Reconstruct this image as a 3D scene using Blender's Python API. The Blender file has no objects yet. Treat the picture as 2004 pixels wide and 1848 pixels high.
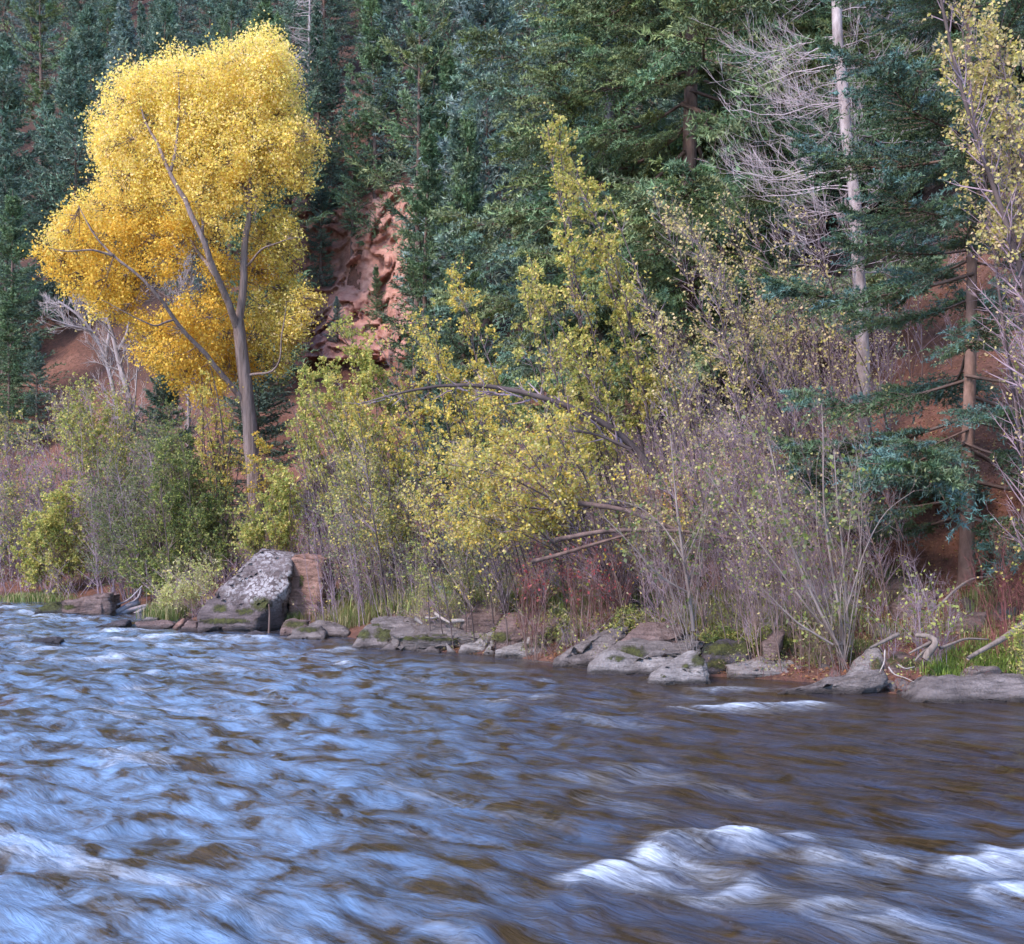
import bpy, bmesh, math
import numpy as np
from mathutils import Vector
# ------------------------------------------------------------------ camera, world, sun, exposure
SC = bpy.context.scene
COL = SC.collection
HCAM, FV, CXV, YHV = 2.2, 2427.0, 1002.0, 1047.0      # eye height (m); focal length, centre column and horizon row in photo units (2004 wide)
cam_data = bpy.data.cameras.new('camera')
cam = bpy.data.objects.new('camera', cam_data)
COL.objects.link(cam)
cam.location = (0, 0, HCAM)
cam.rotation_euler = (math.radians(90), 0, 0)
cam_data.sensor_fit = 'HORIZONTAL'
cam_data.sensor_width = 36
cam_data.lens = 36 * FV / 2004.0
cam_data.shift_y = (YHV - 924.0) / 2004.0
cam_data.clip_end = 2000
SC.camera = cam
SUN_DIR = Vector((-0.62, -0.52, 0.78)).normalized()
world = bpy.data.worlds.new('World')
SC.world = world
world.use_nodes = True
wn = world.node_tree
bg = wn.nodes['Background']
sky = wn.nodes.new('ShaderNodeTexSky')
sky.sky_type = 'NISHITA'
sky.sun_disc = False
sky.sun_elevation = math.asin(SUN_DIR.z)
sky.sun_rotation = math.atan2(SUN_DIR.x, SUN_DIR.y)
sky.altitude = 2300
sky.air_density = 1.0
sky.dust_density = .3
sky.ozone_density = 2.0
wn.links.new(sky.outputs[0], bg.inputs[0])
bg.inputs[1].default_value = 0.15
sun_data = bpy.data.lights.new('sun', 'SUN')
sun = bpy.data.objects.new('sun', sun_data)
COL.objects.link(sun)
sun_data.energy = 1.5
sun_data.angle = math.radians(16)
sun_data.color = (1.0, 0.84, 0.74)
sun.rotation_euler = (-SUN_DIR).to_track_quat('-Z', 'Y').to_euler()
SC.view_settings.view_transform = 'Standard'
SC.view_settings.look = 'None'
SC.view_settings.gamma = 1
SC.view_settings.use_curve_mapping = False
SC.view_settings.exposure = 2.05
SC.cycles.max_bounces = 6
SC.cycles.diffuse_bounces = 3
SC.cycles.glossy_bounces = 3
SC.cycles.transmission_bounces = 4
SC.cycles.caustics_reflective = False
SC.cycles.caustics_refractive = False

# ------------------------------------------------------------------ helpers
R = np.random.default_rng(7)
A = np.asarray
def PT(x, y, Y):
    """photo position (2004 wide) at distance Y along the view axis -> world point"""
    x, y, Y = np.broadcast_arrays(A(x, float), A(y, float), A(Y, float))
    return np.stack([(x - CXV) / FV * Y, Y, HCAM + (YHV - y) / FV * Y], -1)
def VW(p):
    p = A(p)
    return (CXV + p[..., 0] / p[..., 1] * FV), (YHV - (p[..., 2] - HCAM) / p[..., 1] * FV)
def WY(y):
    return HCAM * FV / (y - YHV)
def nrm(v):
    return v / np.maximum(np.linalg.norm(v, axis=-1, keepdims=True), 1e-9)
def rdir(n, rng=R):
    return nrm(rng.normal(size=(n, 3)))
def _hash(i, j, k, s):
    h = (i * 374761393 + j * 668265263 + k * 2147483647 + s * 974711) & 0xffffffff
    h = ((h ^ (h >> 13)) * 1274126177) & 0xffffffff
    h = ((h ^ (h >> 16)) * 2246822519) & 0xffffffff
    return ((h ^ (h >> 15)) & 0xffffff) / float(0xffffff)
def noise(p, seed=0):
    p = A(p, float)
    if p.shape[-1] == 2:
        p = np.concatenate([p, np.zeros(p.shape[:-1] + (1,))], -1)
    i = np.floor(p).astype(np.int64)
    f = p - i
    f = f * f * f * (f * (f * 6 - 15) + 10)
    out = 0
    for a in (0, 1):
        for b in (0, 1):
            for c in (0, 1):
                w = (f[..., 0] if a else 1 - f[..., 0]) * (f[..., 1] if b else 1 - f[..., 1]) * (f[..., 2] if c else 1 - f[..., 2])
                out = out + w * _hash(i[..., 0] + a, i[..., 1] + b, i[..., 2] + c, seed)
    return out * 2 - 1
def fbm(p, octs=4, seed=0, gain=.5):
    s, a = 0, 1.0
    p = A(p, float)
    for o in range(octs):
        s = s + a * noise(p, seed + o)
        p = p * 2.03 + 17.7
        a *= gain
    return s
def sstep(a, b, x):
    t = np.clip((x - a) / (b - a), 0, 1)
    return t * t * (3 - 2 * t)
def inpoly(x, y, poly):
    x, y = A(x), A(y)
    q = A(poly, float)
    r = np.zeros(x.shape, bool)
    for (x0, y0), (x1, y1) in zip(q, np.roll(q, -1, 0)):
        c = (y0 > y) != (y1 > y)
        r ^= c & (x < (x1 - x0) * (y - y0) / ((y1 - y0) if y1 != y0 else 1e-9) + x0)
    return r
def edist(x, y, poly):
    q = A(poly, float)
    d = np.full(A(x).shape, 1e9)
    for a, b in zip(q, np.roll(q, -1, 0)):
        ab = b - a
        t = np.clip(((x - a[0]) * ab[0] + (y - a[1]) * ab[1]) / (ab @ ab + 1e-9), 0, 1)
        d = np.minimum(d, np.hypot(x - a[0] - t * ab[0], y - a[1] - t * ab[1]))
    return d
def linedist(x, y, line):
    """signed distance to an open polyline (positive on the land side)"""
    q = A(line, float)
    d = np.full(np.shape(x), 1e9)
    s = np.ones(np.shape(x))
    for a, b in zip(q[:-1], q[1:]):
        ab = b - a
        t = np.clip(((x - a[0]) * ab[0] + (y - a[1]) * ab[1]) / (ab @ ab), 0, 1)
        dd = np.hypot(x - a[0] - t * ab[0], y - a[1] - t * ab[1])
        c = ab[0] * (y - a[1]) - ab[1] * (x - a[0])
        m = dd < d
        d = np.where(m, dd, d)
        s = np.where(m, -np.sign(c), s)
    return d * s
def samp_poly(poly, n, rng=R):
    q = A(poly, float)
    lo, hi = q.min(0), q.max(0)
    out = []
    c = 0
    while c < n:
        p = rng.uniform(lo, hi, size=(n * 2 + 50, 2))
        p = p[inpoly(p[:, 0], p[:, 1], q)]
        out.append(p)
        c += len(p)
    return np.concatenate(out)[:n]

def mesh(name, V, F, mat, parent=None, tint=None, attrs=None, smooth=False, mat2=None, n2=0):
    V = A(V, np.float32).reshape(-1, 3)
    me = bpy.data.meshes.new(name)
    me.vertices.add(len(V))
    me.vertices.foreach_set('co', V.ravel())
    Fs = F if isinstance(F, list) else [F]
    Fs = [A(f, np.int32) for f in Fs if len(f)]
    li = np.concatenate([f.ravel() for f in Fs])
    tot = np.concatenate([np.full(len(f), f.shape[1], np.int32) for f in Fs])
    st = np.concatenate([[0], np.cumsum(tot)[:-1]]).astype(np.int32)
    me.loops.add(len(li))
    me.loops.foreach_set('vertex_index', li)
    me.polygons.add(len(tot))
    me.polygons.foreach_set('loop_start', st)
    me.polygons.foreach_set('loop_total', tot)
    if smooth:
        me.polygons.foreach_set('use_smooth', np.ones(len(tot), bool))
    if tint is not None:
        a = me.attributes.new('tint', 'FLOAT_COLOR', 'POINT')
        t = np.ones((len(V), 4), np.float32)
        t[:, :3] = tint
        a.data.foreach_set('color', t.ravel())
    for k, v in (attrs or {}).items():
        a = me.attributes.new(k, 'FLOAT', 'POINT')
        a.data.foreach_set('value', A(v, np.float32))
    me.materials.append(mat)
    if mat2 is not None:                          # the last n2 faces carry the second material
        me.materials.append(mat2)
        me.polygons.foreach_set('material_index', np.concatenate([np.zeros(len(tot) - n2, np.int32), np.ones(n2, np.int32)]))
    me.update(calc_edges=True)
    me.validate()
    o = bpy.data.objects.new(name, me)
    COL.objects.link(o)
    if parent is not None:
        o.parent = parent
        o.location = -A(parent.location) if parent.rotation_euler.z == 0 else o.location
    return o
def tag(o, label=None, cat=None, group=None, kind=None):
    if label: o['label'] = label
    if cat: o['category'] = cat
    if group: o['group'] = group
    if kind: o['kind'] = kind
    return o
def thing(name, loc, label, cat, group=None):
    o = bpy.data.objects.new(name, None)
    o.empty_display_size = .3
    COL.objects.link(o)
    o.location = tuple(float(c) for c in loc)
    return tag(o, label, cat, group)

def tubes(Pl, Rd, S=4):
    """Pl (N,K,3) centre lines, Rd (N,K) radii -> verts, quads"""
    Pl, Rd = A(Pl, float), A(Rd, float)
    N, K, _ = Pl.shape
    T = nrm(np.gradient(Pl, axis=1))
    m = nrm(Pl[:, -1] - Pl[:, 0])
    ref = np.where(np.abs(m[:, 2:3]) < .8, A([[0, 0, 1.]]), A([[1., 0, 0]]))
    U = nrm(np.cross(T, ref[:, None, :]))
    W = np.cross(T, U)
    an = np.arange(S) / S * 2 * math.pi
    V = Pl[:, :, None] + Rd[:, :, None, None] * (U[:, :, None] * np.cos(an)[:, None] + W[:, :, None] * np.sin(an)[:, None])
    i = np.arange(N)[:, None, None] * K * S + np.arange(K - 1)[None, :, None] * S
    s = np.arange(S)[None, None]
    s1 = (s + 1) % S
    F = np.stack([i + s, i + s1, i + S + s1, i + S + s], -1).reshape(-1, 4)
    return V.reshape(-1, 3), F
def spikes(Pl, Rd, S=3):
    """like tubes, but each line ends in a point"""
    V, F = tubes(Pl[:, :-1], Rd[:, :-1], S)
    N, K = Pl.shape[0], Pl.shape[1] - 1
    n = len(V)
    b = np.arange(N)[:, None] * K * S + (K - 1) * S + np.arange(S)[None]
    T = np.stack([b, np.roll(b, -1, 1), np.broadcast_to(n + np.arange(N)[:, None], b.shape)], -1).reshape(-1, 3)
    return np.concatenate([V, Pl[:, -1]]), F, T
def cones(b, t, r):
    """straight three-sided thorns from b to t"""
    n = len(b)
    d = nrm(t - b)
    u = nrm(np.cross(d, np.where(np.abs(d[:, 2:3]) < .8, A([[0, 0, 1.]]), A([[1., 0, 0]]))))
    w = np.cross(d, u)
    r = np.broadcast_to(A(r, float), (n,))[:, None]
    V = np.stack([b + u * r, b + (-.5 * u + .866 * w) * r, b + (-.5 * u - .866 * w) * r, t], 1).reshape(-1, 3)
    i = np.arange(n)[:, None, None] * 4
    return V, (i + A([[0, 1, 3], [1, 2, 3], [2, 0, 3]])).reshape(-1, 3)
def resample(pts, K):
    p = A(pts, float)
    # smooth Catmull-Rom like resample by cumulative length
    d = np.concatenate([[0], np.cumsum(np.linalg.norm(np.diff(p, axis=0), axis=1))])
    t = np.linspace(0, d[-1], K)
    q = np.stack([np.interp(t, d, p[:, c]) for c in range(p.shape[1])], -1)
    for _ in range(2):
        q[1:-1] = .25 * q[:-2] + .5 * q[1:-1] + .25 * q[2:]
    return q
def tube1(pts, r0, r1, K=16, S=8, wob=0.0, seed=0):
    q = resample(pts, K)
    if wob:
        q = q + wob * np.stack([noise(q * 1.3 + 9 * c, seed + c) for c in range(3)], -1)
    r = np.linspace(r0, r1, K)
    return tubes(q[None], r[None], S)
class Bag:
    """collects several vertex/face/tint sets into one mesh"""
    def __init__(s): s.V, s.F, s.T, s.n = [], [], [], 0
    def add(s, VF, tint=None):
        V = VF[0]
        s.V.append(V)
        for F in VF[1:]:
            if len(F): s.F.append(F + s.n)
        s.n += len(V)
        if tint is not None: s.T.append(np.broadcast_to(tint, (len(V), 3)))
    def build(s, name, mat, parent=None, smooth=False):
        t = np.concatenate(s.T) if s.T else None
        Fs = {}
        for f in s.F: Fs.setdefault(f.shape[1], []).append(f)
        return mesh(name, np.concatenate(s.V), [np.concatenate(v) for v in Fs.values()], mat, parent, t, smooth=smooth)

def grow(Pl, Rd, n, t0, t1, ang, length, K=4, up=0.0, wob=.12, rr=.5, rng=R, tip=.25, lenfall=.5):
    """n children spread over parent polylines; returns Pl, Rd, parent index"""
    N, KP, _ = Pl.shape
    L = np.linalg.norm(np.diff(Pl, axis=1), axis=2).sum(1)
    pi = rng.choice(N, n, p=L / L.sum())
    t = rng.uniform(t0, t1, n)
    f = t * (KP - 1)
    i = np.minimum(f.astype(int), KP - 2)
    w = (f - i)[:, None]
    base = Pl[pi, i] * (1 - w) + Pl[pi, i + 1] * w
    tan = nrm(Pl[pi, i + 1] - Pl[pi, i])
    rad = Rd[pi, i] * (1 - w[:, 0]) + Rd[pi, i + 1] * w[:, 0]
    pr = rdir(n, rng)
    pr = nrm(pr - (pr * tan).sum(1, keepdims=True) * tan)
    a = rng.uniform(*ang, n)[:, None]
    d = nrm(tan * np.cos(a) + pr * np.sin(a) + A([0, 0, up * .5]))
    ln = length * rng.uniform(.55, 1.25, n) * (1 - lenfall * t)
    pts = [base]
    st = ln / (K - 1)
    dd = d
    for k in range(1, K):
        dd = nrm(dd + wob * rng.normal(size=(n, 3)) + A([0, 0, up * .35]))
        pts.append(pts[-1] + dd * st[:, None])
    Q = np.stack(pts, 1)
    r0 = np.clip(rad * rr, .0022, None)
    Rq = r0[:, None] * np.linspace(1, tip, K)[None]
    return Q, Rq, pi
def on_lines(Pl, n, t0=0.2, t1=1.0, rng=R):
    N, K, _ = Pl.shape
    pi = rng.integers(0, N, n)
    f = rng.uniform(t0, t1, n) * (K - 1)
    i = np.minimum(f.astype(int), K - 2)
    w = (f - i)[:, None]
    return Pl[pi, i] * (1 - w) + Pl[pi, i + 1] * w, nrm(Pl[pi, i + 1] - Pl[pi, i]), pi
def leaves(pts, size, rng=R, asp=.75, droop=.2, dirs=None, dirw=0.0, tri=False):
    n = len(pts)
    d = rdir(n, rng)
    d[:, 2] -= droop
    if dirs is not None: d = d + dirw * dirs
    d = nrm(d)
    s = nrm(np.cross(d, rdir(n, rng)))
    up = np.cross(d, s)
    sz = (size * rng.uniform(.6, 1.3, n))[:, None]
    a = pts
    m = pts + d * sz * .45
    if tri:
        V = np.stack([a, pts + d * sz * .8 + s * sz * asp * .6, pts + d * sz * .9 - s * sz * asp * .5 + up * sz * .15], 1).reshape(-1, 3)
        return V, np.arange(n * 3).reshape(-1, 3)
    V = np.stack([a, m + s * sz * asp * .5 + up * sz * .1, pts + d * sz, m - s * sz * asp * .5 + up * sz * .1], 1).reshape(-1, 3)
    F = np.arange(n * 4).reshape(-1, 4)
    return V, F
def pick(pal, n, rng=R, var=.18, w=None):
    pal = A(pal, float)
    c = pal[rng.choice(len(pal), n, p=w)]
    return np.clip(c * rng.uniform(1 - var, 1 + var, (n, 1)) * rng.uniform(.94, 1.06, (n, 3)), 0, 1)
def rep4(c): return np.repeat(c, 4, 0)
def rep3(c): return np.repeat(c, 3, 0)

# ------------------------------------------------------------------ materials
def newmat(name):
    m = bpy.data.materials.new(name)
    m.use_nodes = True
    nt = m.node_tree
    b = nt.nodes['Principled BSDF']
    return m, nt, b
def N_(nt, t, **k):
    n = nt.nodes.new('ShaderNode' + t)
    for a, v in k.items(): setattr(n, a, v)
    return n
def mix(nt, fac, a, b, blend='MIX'):
    n = N_(nt, 'Mix', data_type='RGBA', blend_type=blend)
    for s, v in ((0, fac), (6, a), (7, b)):
        if isinstance(v, bpy.types.NodeSocket): nt.links.new(v, n.inputs[s])
        else: n.inputs[s].default_value = v if s == 0 else (*v, 1)
    return n.outputs[2]
def ramp(nt, fac, stops):
    n = N_(nt, 'ValToRGB')
    el = n.color_ramp.elements
    while len(el) < len(stops): el.new(.5)
    for e, (p, c) in zip(el, stops):
        e.position = p
        e.color = (*c, 1) if hasattr(c, '__len__') else (c, c, c, 1)
    nt.links.new(fac, n.inputs[0])
    return n.outputs[0]
def ntex(nt, scale, detail=4, rough=.6, vec=None, sc=(1, 1, 1), coord='Object', dist=0, rot=(0, 0, 0)):
    n = N_(nt, 'TexNoise')
    n.inputs['Scale'].default_value = scale
    n.inputs['Detail'].default_value = detail
    n.inputs['Roughness'].default_value = rough
    n.inputs['Distortion'].default_value = dist
    if vec is None:
        tc = N_(nt, 'TexCoord')
        mp = N_(nt, 'Mapping')
        mp.inputs['Scale'].default_value = sc
        mp.inputs['Rotation'].default_value = rot
        nt.links.new(tc.outputs[coord], mp.inputs[0])
        vec = mp.outputs[0]
    nt.links.new(vec, n.inputs['Vector'])
    return n.outputs['Fac']
def attr(nt, name, out='Fac'):
    n = N_(nt, 'Attribute', attribute_name=name)
    return n.outputs[out]
def bump(nt, b, h, strength=.3, dist=.02, prev=None):
    n = N_(nt, 'Bump')
    n.inputs['Strength'].default_value = strength
    n.inputs['Distance'].default_value = dist
    nt.links.new(h, n.inputs['Height'])
    if prev is not None: nt.links.new(prev, n.inputs['Normal'])
    nt.links.new(n.outputs[0], b.inputs['Normal'])
    return n.outputs[0]
def math2(nt, op, a, b, clamp=False):
    n = N_(nt, 'Math', operation=op, use_clamp=clamp)
    for i, v in enumerate((a, b)):
        if isinstance(v, bpy.types.NodeSocket): nt.links.new(v, n.inputs[i])
        else: n.inputs[i].default_value = v
    return n.outputs[0]
def leafmat(name, trans=.4, rough=.55):
    m, nt, b = newmat(name)
    c = attr(nt, 'tint', 'Color')
    nt.links.new(c, b.inputs['Base Color'])
    b.inputs['Roughness'].default_value = rough
    b.inputs['Specular IOR Level'].default_value = .25
    t = N_(nt, 'BsdfTranslucent')
    nt.links.new(c, t.inputs[0])
    mx = N_(nt, 'MixShader')
    mx.inputs[0].default_value = trans
    nt.links.new(b.outputs[0], mx.inputs[1])
    nt.links.new(t.outputs[0], mx.inputs[2])
    nt.links.new(mx.outputs[0], nt.nodes['Material Output'].inputs[0])
    return m
def barkmat(name, c1, c2, scale=6, zs=.25, bmp=.6, bd=.02, moss=None):
    m, nt, b = newmat(name)
    n = ntex(nt, scale, 5, .65, sc=(1, 1, zs))
    col = ramp(nt, n, [(.3, c1), (.7, c2)])
    if moss:
        col = mix(nt, ramp(nt, ntex(nt, 3, 3), [(.5, 0), (.62, 1)]), col, moss)
    nt.links.new(col, b.inputs['Base Color'])
    b.inputs['Roughness'].default_value = .85
    b.inputs['Specular IOR Level'].default_value = .2
    bump(nt, b, n, bmp, bd)
    return m
M_LEAF = leafmat('autumn_leaf')
M_NEEDLE = leafmat('needle', .05, .5)
M_GRASS = leafmat('grass_blade', .3)
def twigmat(name, c1, c2):
    m, nt, b = newmat(name)
    nt.links.new(ramp(nt, ntex(nt, 1.7, 3), [(.35, c1), (.65, c2)]), b.inputs['Base Color'])
    b.inputs['Roughness'].default_value = .7
    b.inputs['Specular IOR Level'].default_value = .25
    return m
M_TW_PURPLE = twigmat('purple_twig_bark', (.155, .105, .125), (.35, .255, .30))
M_TW_BROWN = twigmat('brown_twig_bark', (.11, .07, .06), (.27, .18, .155))
M_TW_DARK = twigmat('dark_stem_bark', (.05, .035, .035), (.12, .085, .08))
M_TW_GREY = twigmat('grey_twig_bark', (.24, .2, .2), (.42, .36, .37))
M_TW_RED = twigmat('red_stem_bark', (.14, .05, .05), (.25, .09, .085))
M_TW_TAN = twigmat('tan_twig_bark', (.2, .15, .11), (.36, .28, .22))
M_TW_WHISK = twigmat('pale_whisker_bark', (.28, .22, .235), (.48, .40, .42))
M_TW_SAP = twigmat('sapling_bark', (.15, .11, .10), (.28, .22, .20))
M_BARK_FIR = barkmat('mottled_fir_bark', (.10, .08, .08), (.26, .22, .22), 9, .5, .8, .03)
M_BARK_COT = barkmat('furrowed_bark', (.10, .07, .06), (.27, .20, .185), 9, .10, 1.0, .08)
M_BARK_CON = barkmat('conifer_bark', (.07, .045, .04), (.2, .13, .11), 8, .3, .8, .03)
M_BARK_SPR = barkmat('spruce_bark', (.11, .065, .052), (.26, .155, .125), 9, .5, .8, .02)
M_BARK_ASP = barkmat('pale_aspen_bark', (.17, .13, .13), (.46, .38, .38), 7, .35, .8, .02)
M_BARK_GREY = barkmat('grey_dead_bark', (.2, .17, .18), (.42, .36, .38), 6, .2, .7, .02)
M_WOOD = barkmat('weathered_wood', (.09, .07, .06), (.26, .205, .18), 14, .1, .5, .012)
M_WOODPALE = barkmat('bleached_wood', (.22, .18, .16), (.42, .35, .32), 14, .1, .4, .01)
# ------------------------------------------------------------------ terrain and river
SHORE = [(60, 14), (30, 16), (14, 17.2), (7.0, 17.0), (5.6, 16.4), (4.9, 16.6), (4.2, 18.0), (3.16, 18.6), (1.94, 19.0), (.8, 20.4), (-.76, 22.3), (-2.1, 23.3),
         (-3.8, 26), (-5.1, 28.0), (-7.6, 29.4), (-9.3, 33.5), (-11.6, 36.4), (-14.2, 40), (-17.9, 43.2), (-26, 47), (-45, 52), (-140, 66)]
TOE = [(60, 16.5), (20, 18.6), (10, 19.2), (8, 19.8), (5, 22), (3, 25.5), (0, 33), (-6, 46), (-15, 58), (-28, 64), (-45, 68), (-140, 84)]
def ground(x, y):
    x, y = A(x, float), A(y, float)
    d = linedist(x, y, SHORE) - .6
    t = linedist(x, y, TOE)
    nz = fbm(np.stack([x, y], -1) * .22, 3, 3)
    land = .03 + .10 * sstep(-.1, .9, d) + .28 * sstep(.8, 2.4, d) + .13 * np.maximum(d, 0)
    land = land + (.07 + .05 * np.clip(d, 0, 6)) * nz * sstep(.2, 2, d) + .05 * sstep(.3, 1.5, d) * fbm(np.stack([x, y], -1) * 1.3, 3, 8)
    tp = np.maximum(t + .9 * nz, 0)
    hill = .48 * tp + .17 * np.maximum(tp - 6, 0) + .1 * np.maximum(tp - 25, 0)
    # a landslip has cut a steep red face into the slope, left of the middle
    ra = x / np.maximum(y, 1)
    cut = sstep(-.185, -.165, ra + .006 * nz) * sstep(-.085, -.10, ra + .006 * nz) * sstep(12, 17, tp) * sstep(35.5, 30.5, tp + 1.5 * nz)
    hill = hill - 8.5 * cut
    cap = 92 + 24 * sstep(-40, 40, x)
    hill = cap * np.tanh(hill / cap * 1.02)
    rough = sstep(3, 30, tp) * 1.6 * fbm(np.stack([x, y], -1) * .07, 4, 21) + .12 * sstep(0, 2, tp) * fbm(np.stack([x, y], -1) * .9, 3, 33)
    bed = -.25 - .22 * np.clip(-d, 0, 4) + .06 * nz
    z = np.where(d > 0, land + hill + rough, bed)
    z = np.where((d > -.7) & (d <= 0), bed + .28 * sstep(-.7, .0, d) * 1.0, z)
    near = sstep(4, -2, y)                       # the bank the camera stands on
    return z * (1 - near) + near * .45
_YS = np.concatenate([np.arange(5, 60, .08), np.arange(60, 260, .3)])
def hit(x, y, water=True):
    """where the sight line through photo point (x, y) meets the ground or the water"""
    p = PT(x, y, _YS)
    g = ground(p[:, 0], p[:, 1])
    if water: g = np.maximum(g, 0)
    k = np.nonzero(p[:, 2] <= g)[0]
    return p[k[0]] if len(k) else p[-1]
def gz(x, y): return float(ground(A([x]), A([y]))[0])

def axis_grid(lo, hi, dense_lo, dense_hi, step, grow_):
    a = list(np.arange(dense_lo, dense_hi, step))
    s = step
    v = a[-1]
    while v < hi:
        s *= grow_; v += s; a.append(v)
    s = step; v = dense_lo; b = []
    while v > lo:
        s *= grow_; v -= s; b.append(v)
    return A(b[::-1] + a)
gx = axis_grid(-330, 330, -13, 11, .26, 1.06)
gy = axis_grid(-60, 420, 16, 36, .26, 1.045)
GX, GY = np.meshgrid(gx, gy)
GZ = ground(GX.ravel(), GY.ravel()).reshape(GX.shape)
nx, ny = len(gx), len(gy)
ii = (np.arange(ny - 1)[:, None] * nx + np.arange(nx - 1)[None]).ravel()
QUADS = np.stack([ii, ii + 1, ii + nx + 1, ii + nx], -1)
m, nt, b = newmat('red_earth')
n1 = ntex(nt, .35, 6, .6)
n2 = ntex(nt, 5, 5, .7)
c = ramp(nt, n1, [(.3, (.11, .052, .038)), (.52, (.18, .083, .062)), (.72, (.25, .125, .095))])
c = mix(nt, ramp(nt, n2, [(.42, 0), (.62, .75)]), c, (.08, .045, .034))
c = mix(nt, math2(nt, 'MULTIPLY', attr(nt, 'duff'), ramp(nt, ntex(nt, .8, 4), [(.35, .55), (.6, 1)])), c, (.055, .038, .036))
c = mix(nt, ramp(nt, ntex(nt, 22, 3), [(.55, 0), (.66, .6)]), c, (.22, .12, .07))
nt.links.new(c, b.inputs['Base Color'])
b.inputs['Roughness'].default_value = .95
b.inputs['Specular IOR Level'].default_value = .1
bump(nt, b, n2, .9, .12)
M_SOIL = m
_t = linedist(GX.ravel(), GY.ravel(), TOE); _ra = GX.ravel() / np.maximum(GY.ravel(), 1)
duff = sstep(7, 16, _t) * (1 - sstep(-.19, -.17, _ra) * sstep(-.08, -.095, _ra) * sstep(48, 40, _t)) * (1 - .85 * sstep(-.30, -.36, _ra) * sstep(-.42, -.385, _ra) * sstep(30, 18, _t))
duff = np.maximum(duff, .5 * sstep(1.6, .3, linedist(GX.ravel(), GY.ravel(), SHORE)))     # needle litter under the forest, mud along the water
g = mesh('hillside_ground', np.stack([GX, GY, GZ], -1), QUADS, M_SOIL, attrs={'duff': duff}, smooth=True)
tag(g, kind='structure')

# river surface: real waves, finer close to the eye
NR, NC = 500, 400
ry = 3.2 * (120 / 3.2) ** (np.linspace(0, 1, NR))
rt = np.linspace(-1, 1, NC)
rt = .50 * rt + .40 * rt ** 3
WX = ry[:, None] * rt[None]
WYY = np.broadcast_to(ry[:, None], WX.shape)
fu = WX * .69 - WYY * .73            # along the current
fv = WX * .73 + WYY * .69            # across it
vx, vy = CXV + WX / WYY * FV, YHV + HCAM / WYY * FV
shore_d = linedist(WX.ravel(), WYY.ravel(), SHORE).reshape(WX.shape)
calm = sstep(2.2, 5.0, WX) * sstep(11.5, 14.5, WYY)
ampl = (1 - .8 * calm) * (.45 + .55 * sstep(0, -1.5, shore_d))
ampl = ampl * (1 + .5 * sstep(3, -4, WX))
st2 = np.stack([fu, fv], -1)
wrp = fbm(st2 * A([.5, .8]), 2, 90)
q1 = st2 * A([.55, 1.15]) + .35 * wrp[..., None]
q2 = st2 * A([1.5, 3.1]) + .6 * wrp[..., None]
q3 = st2 * A([3.4, 8.5]) + .8 * wrp[..., None]
r1 = 1 - np.abs(noise(q2, 55)) * 2
hgt = ampl * (.040 * fbm(q1, 2, 51) + .022 * fbm(q2, 2, 52) + .012 * r1 + .010 * fbm(q3, 2, 53) * sstep(32, 10, WYY))
foam = np.zeros_like(hgt)
def ridge(x0, y0, x1, y1, hh, wid, fo, skew=.5, tail=1.0, seed=0):
    """a standing wave whose crest runs between two photo positions on the water"""
    a = A([(x0 - CXV) / FV * WY(y0), WY(y0)]); b_ = A([(x1 - CXV) / FV * WY(y1), WY(y1)])
    ab = b_ - a; L = np.linalg.norm(ab)
    s = ((WX - a[0]) * ab[0] + (WYY - a[1]) * ab[1]) / L ** 2
    nn = A([-ab[1], ab[0]]) / L
    if nn[1] > 0: nn = -nn                           # towards the camera
    dn = (WX - a[0]) * nn[0] + (WYY - a[1]) * nn[1]
    k = np.nonzero((s > -.15) & (s < 1.15) & (dn > -3.5 * wid) & (dn < wid * (4 * tail + 2)))
    if not len(k[0]): return
    s, dn, X_, Y_, U_, V_ = s[k], dn[k], WX[k], WYY[k], fu[k], fv[k]
    dn = dn + .3 * wid * noise(np.stack([s * 5, s * 0 + seed], -1), 77) + .28 * wid * noise(np.stack([X_ * 3, Y_ * 3], -1), 78)
    e = sstep(-.12, .22, s) * sstep(1.12, .78, s)
    prof = np.where(dn < 0, np.exp(-(dn / (wid * 1.1)) ** 2), np.exp(-(dn / (wid * .75)) ** 2))
    rag = .75 + .5 * noise(np.stack([U_ * 1.3, V_ * 4.2], -1), 60 + seed)
    hgt[k] += .42 * hh * e * prof * rag
    strk = fbm(np.stack([U_ * .9, V_ * 6.5], -1) + seed, 3, 61)
    f = e * np.where(dn < 0, np.exp(-(dn / (wid * .45)) ** 2), np.exp(-dn / (wid * tail)))
    foam[k] = np.maximum(foam[k], fo * f * np.clip(.72 + .62 * strk, 0, 1.4))
ridge(1120, 1730, 1330, 1640, .17, .26, 1.0, tail=1.3, seed=1)
ridge(1310, 1640, 1500, 1660, .13, .24, .85, tail=1.2, seed=2)
ridge(1420, 1665, 1620, 1650, .10, .2, .6, tail=1.0, seed=3)
ridge(1560, 1680, 1800, 1700, .09, .25, .45, tail=1.4, seed=4)
ridge(1330, 1765, 1480, 1720, .09, .22, .5, tail=1.3, seed=12)
ridge(1850, 1720, 1950, 1670, .13, .22, 1.0, tail=1.3, seed=5)
ridge(1930, 1670, 2080, 1660, .12, .24, .95, tail=1.2, seed=6)
ridge(1900, 1765, 2060, 1750, .10, .18, .9, tail=1.1, seed=7)
ridge(1540, 1800, 1680, 1775, .10, .18, .5, tail=1.8, seed=8)
ridge(1640, 1830, 1800, 1790, .08, .2, .4, tail=1.8, seed=9)
ridge(1310, 1392, 1500, 1380, .10, .32, 1.05, tail=.9, seed=10)
ridge(1480, 1383, 1620, 1376, .08, .3, .9, tail=.8, seed=11)
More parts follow.
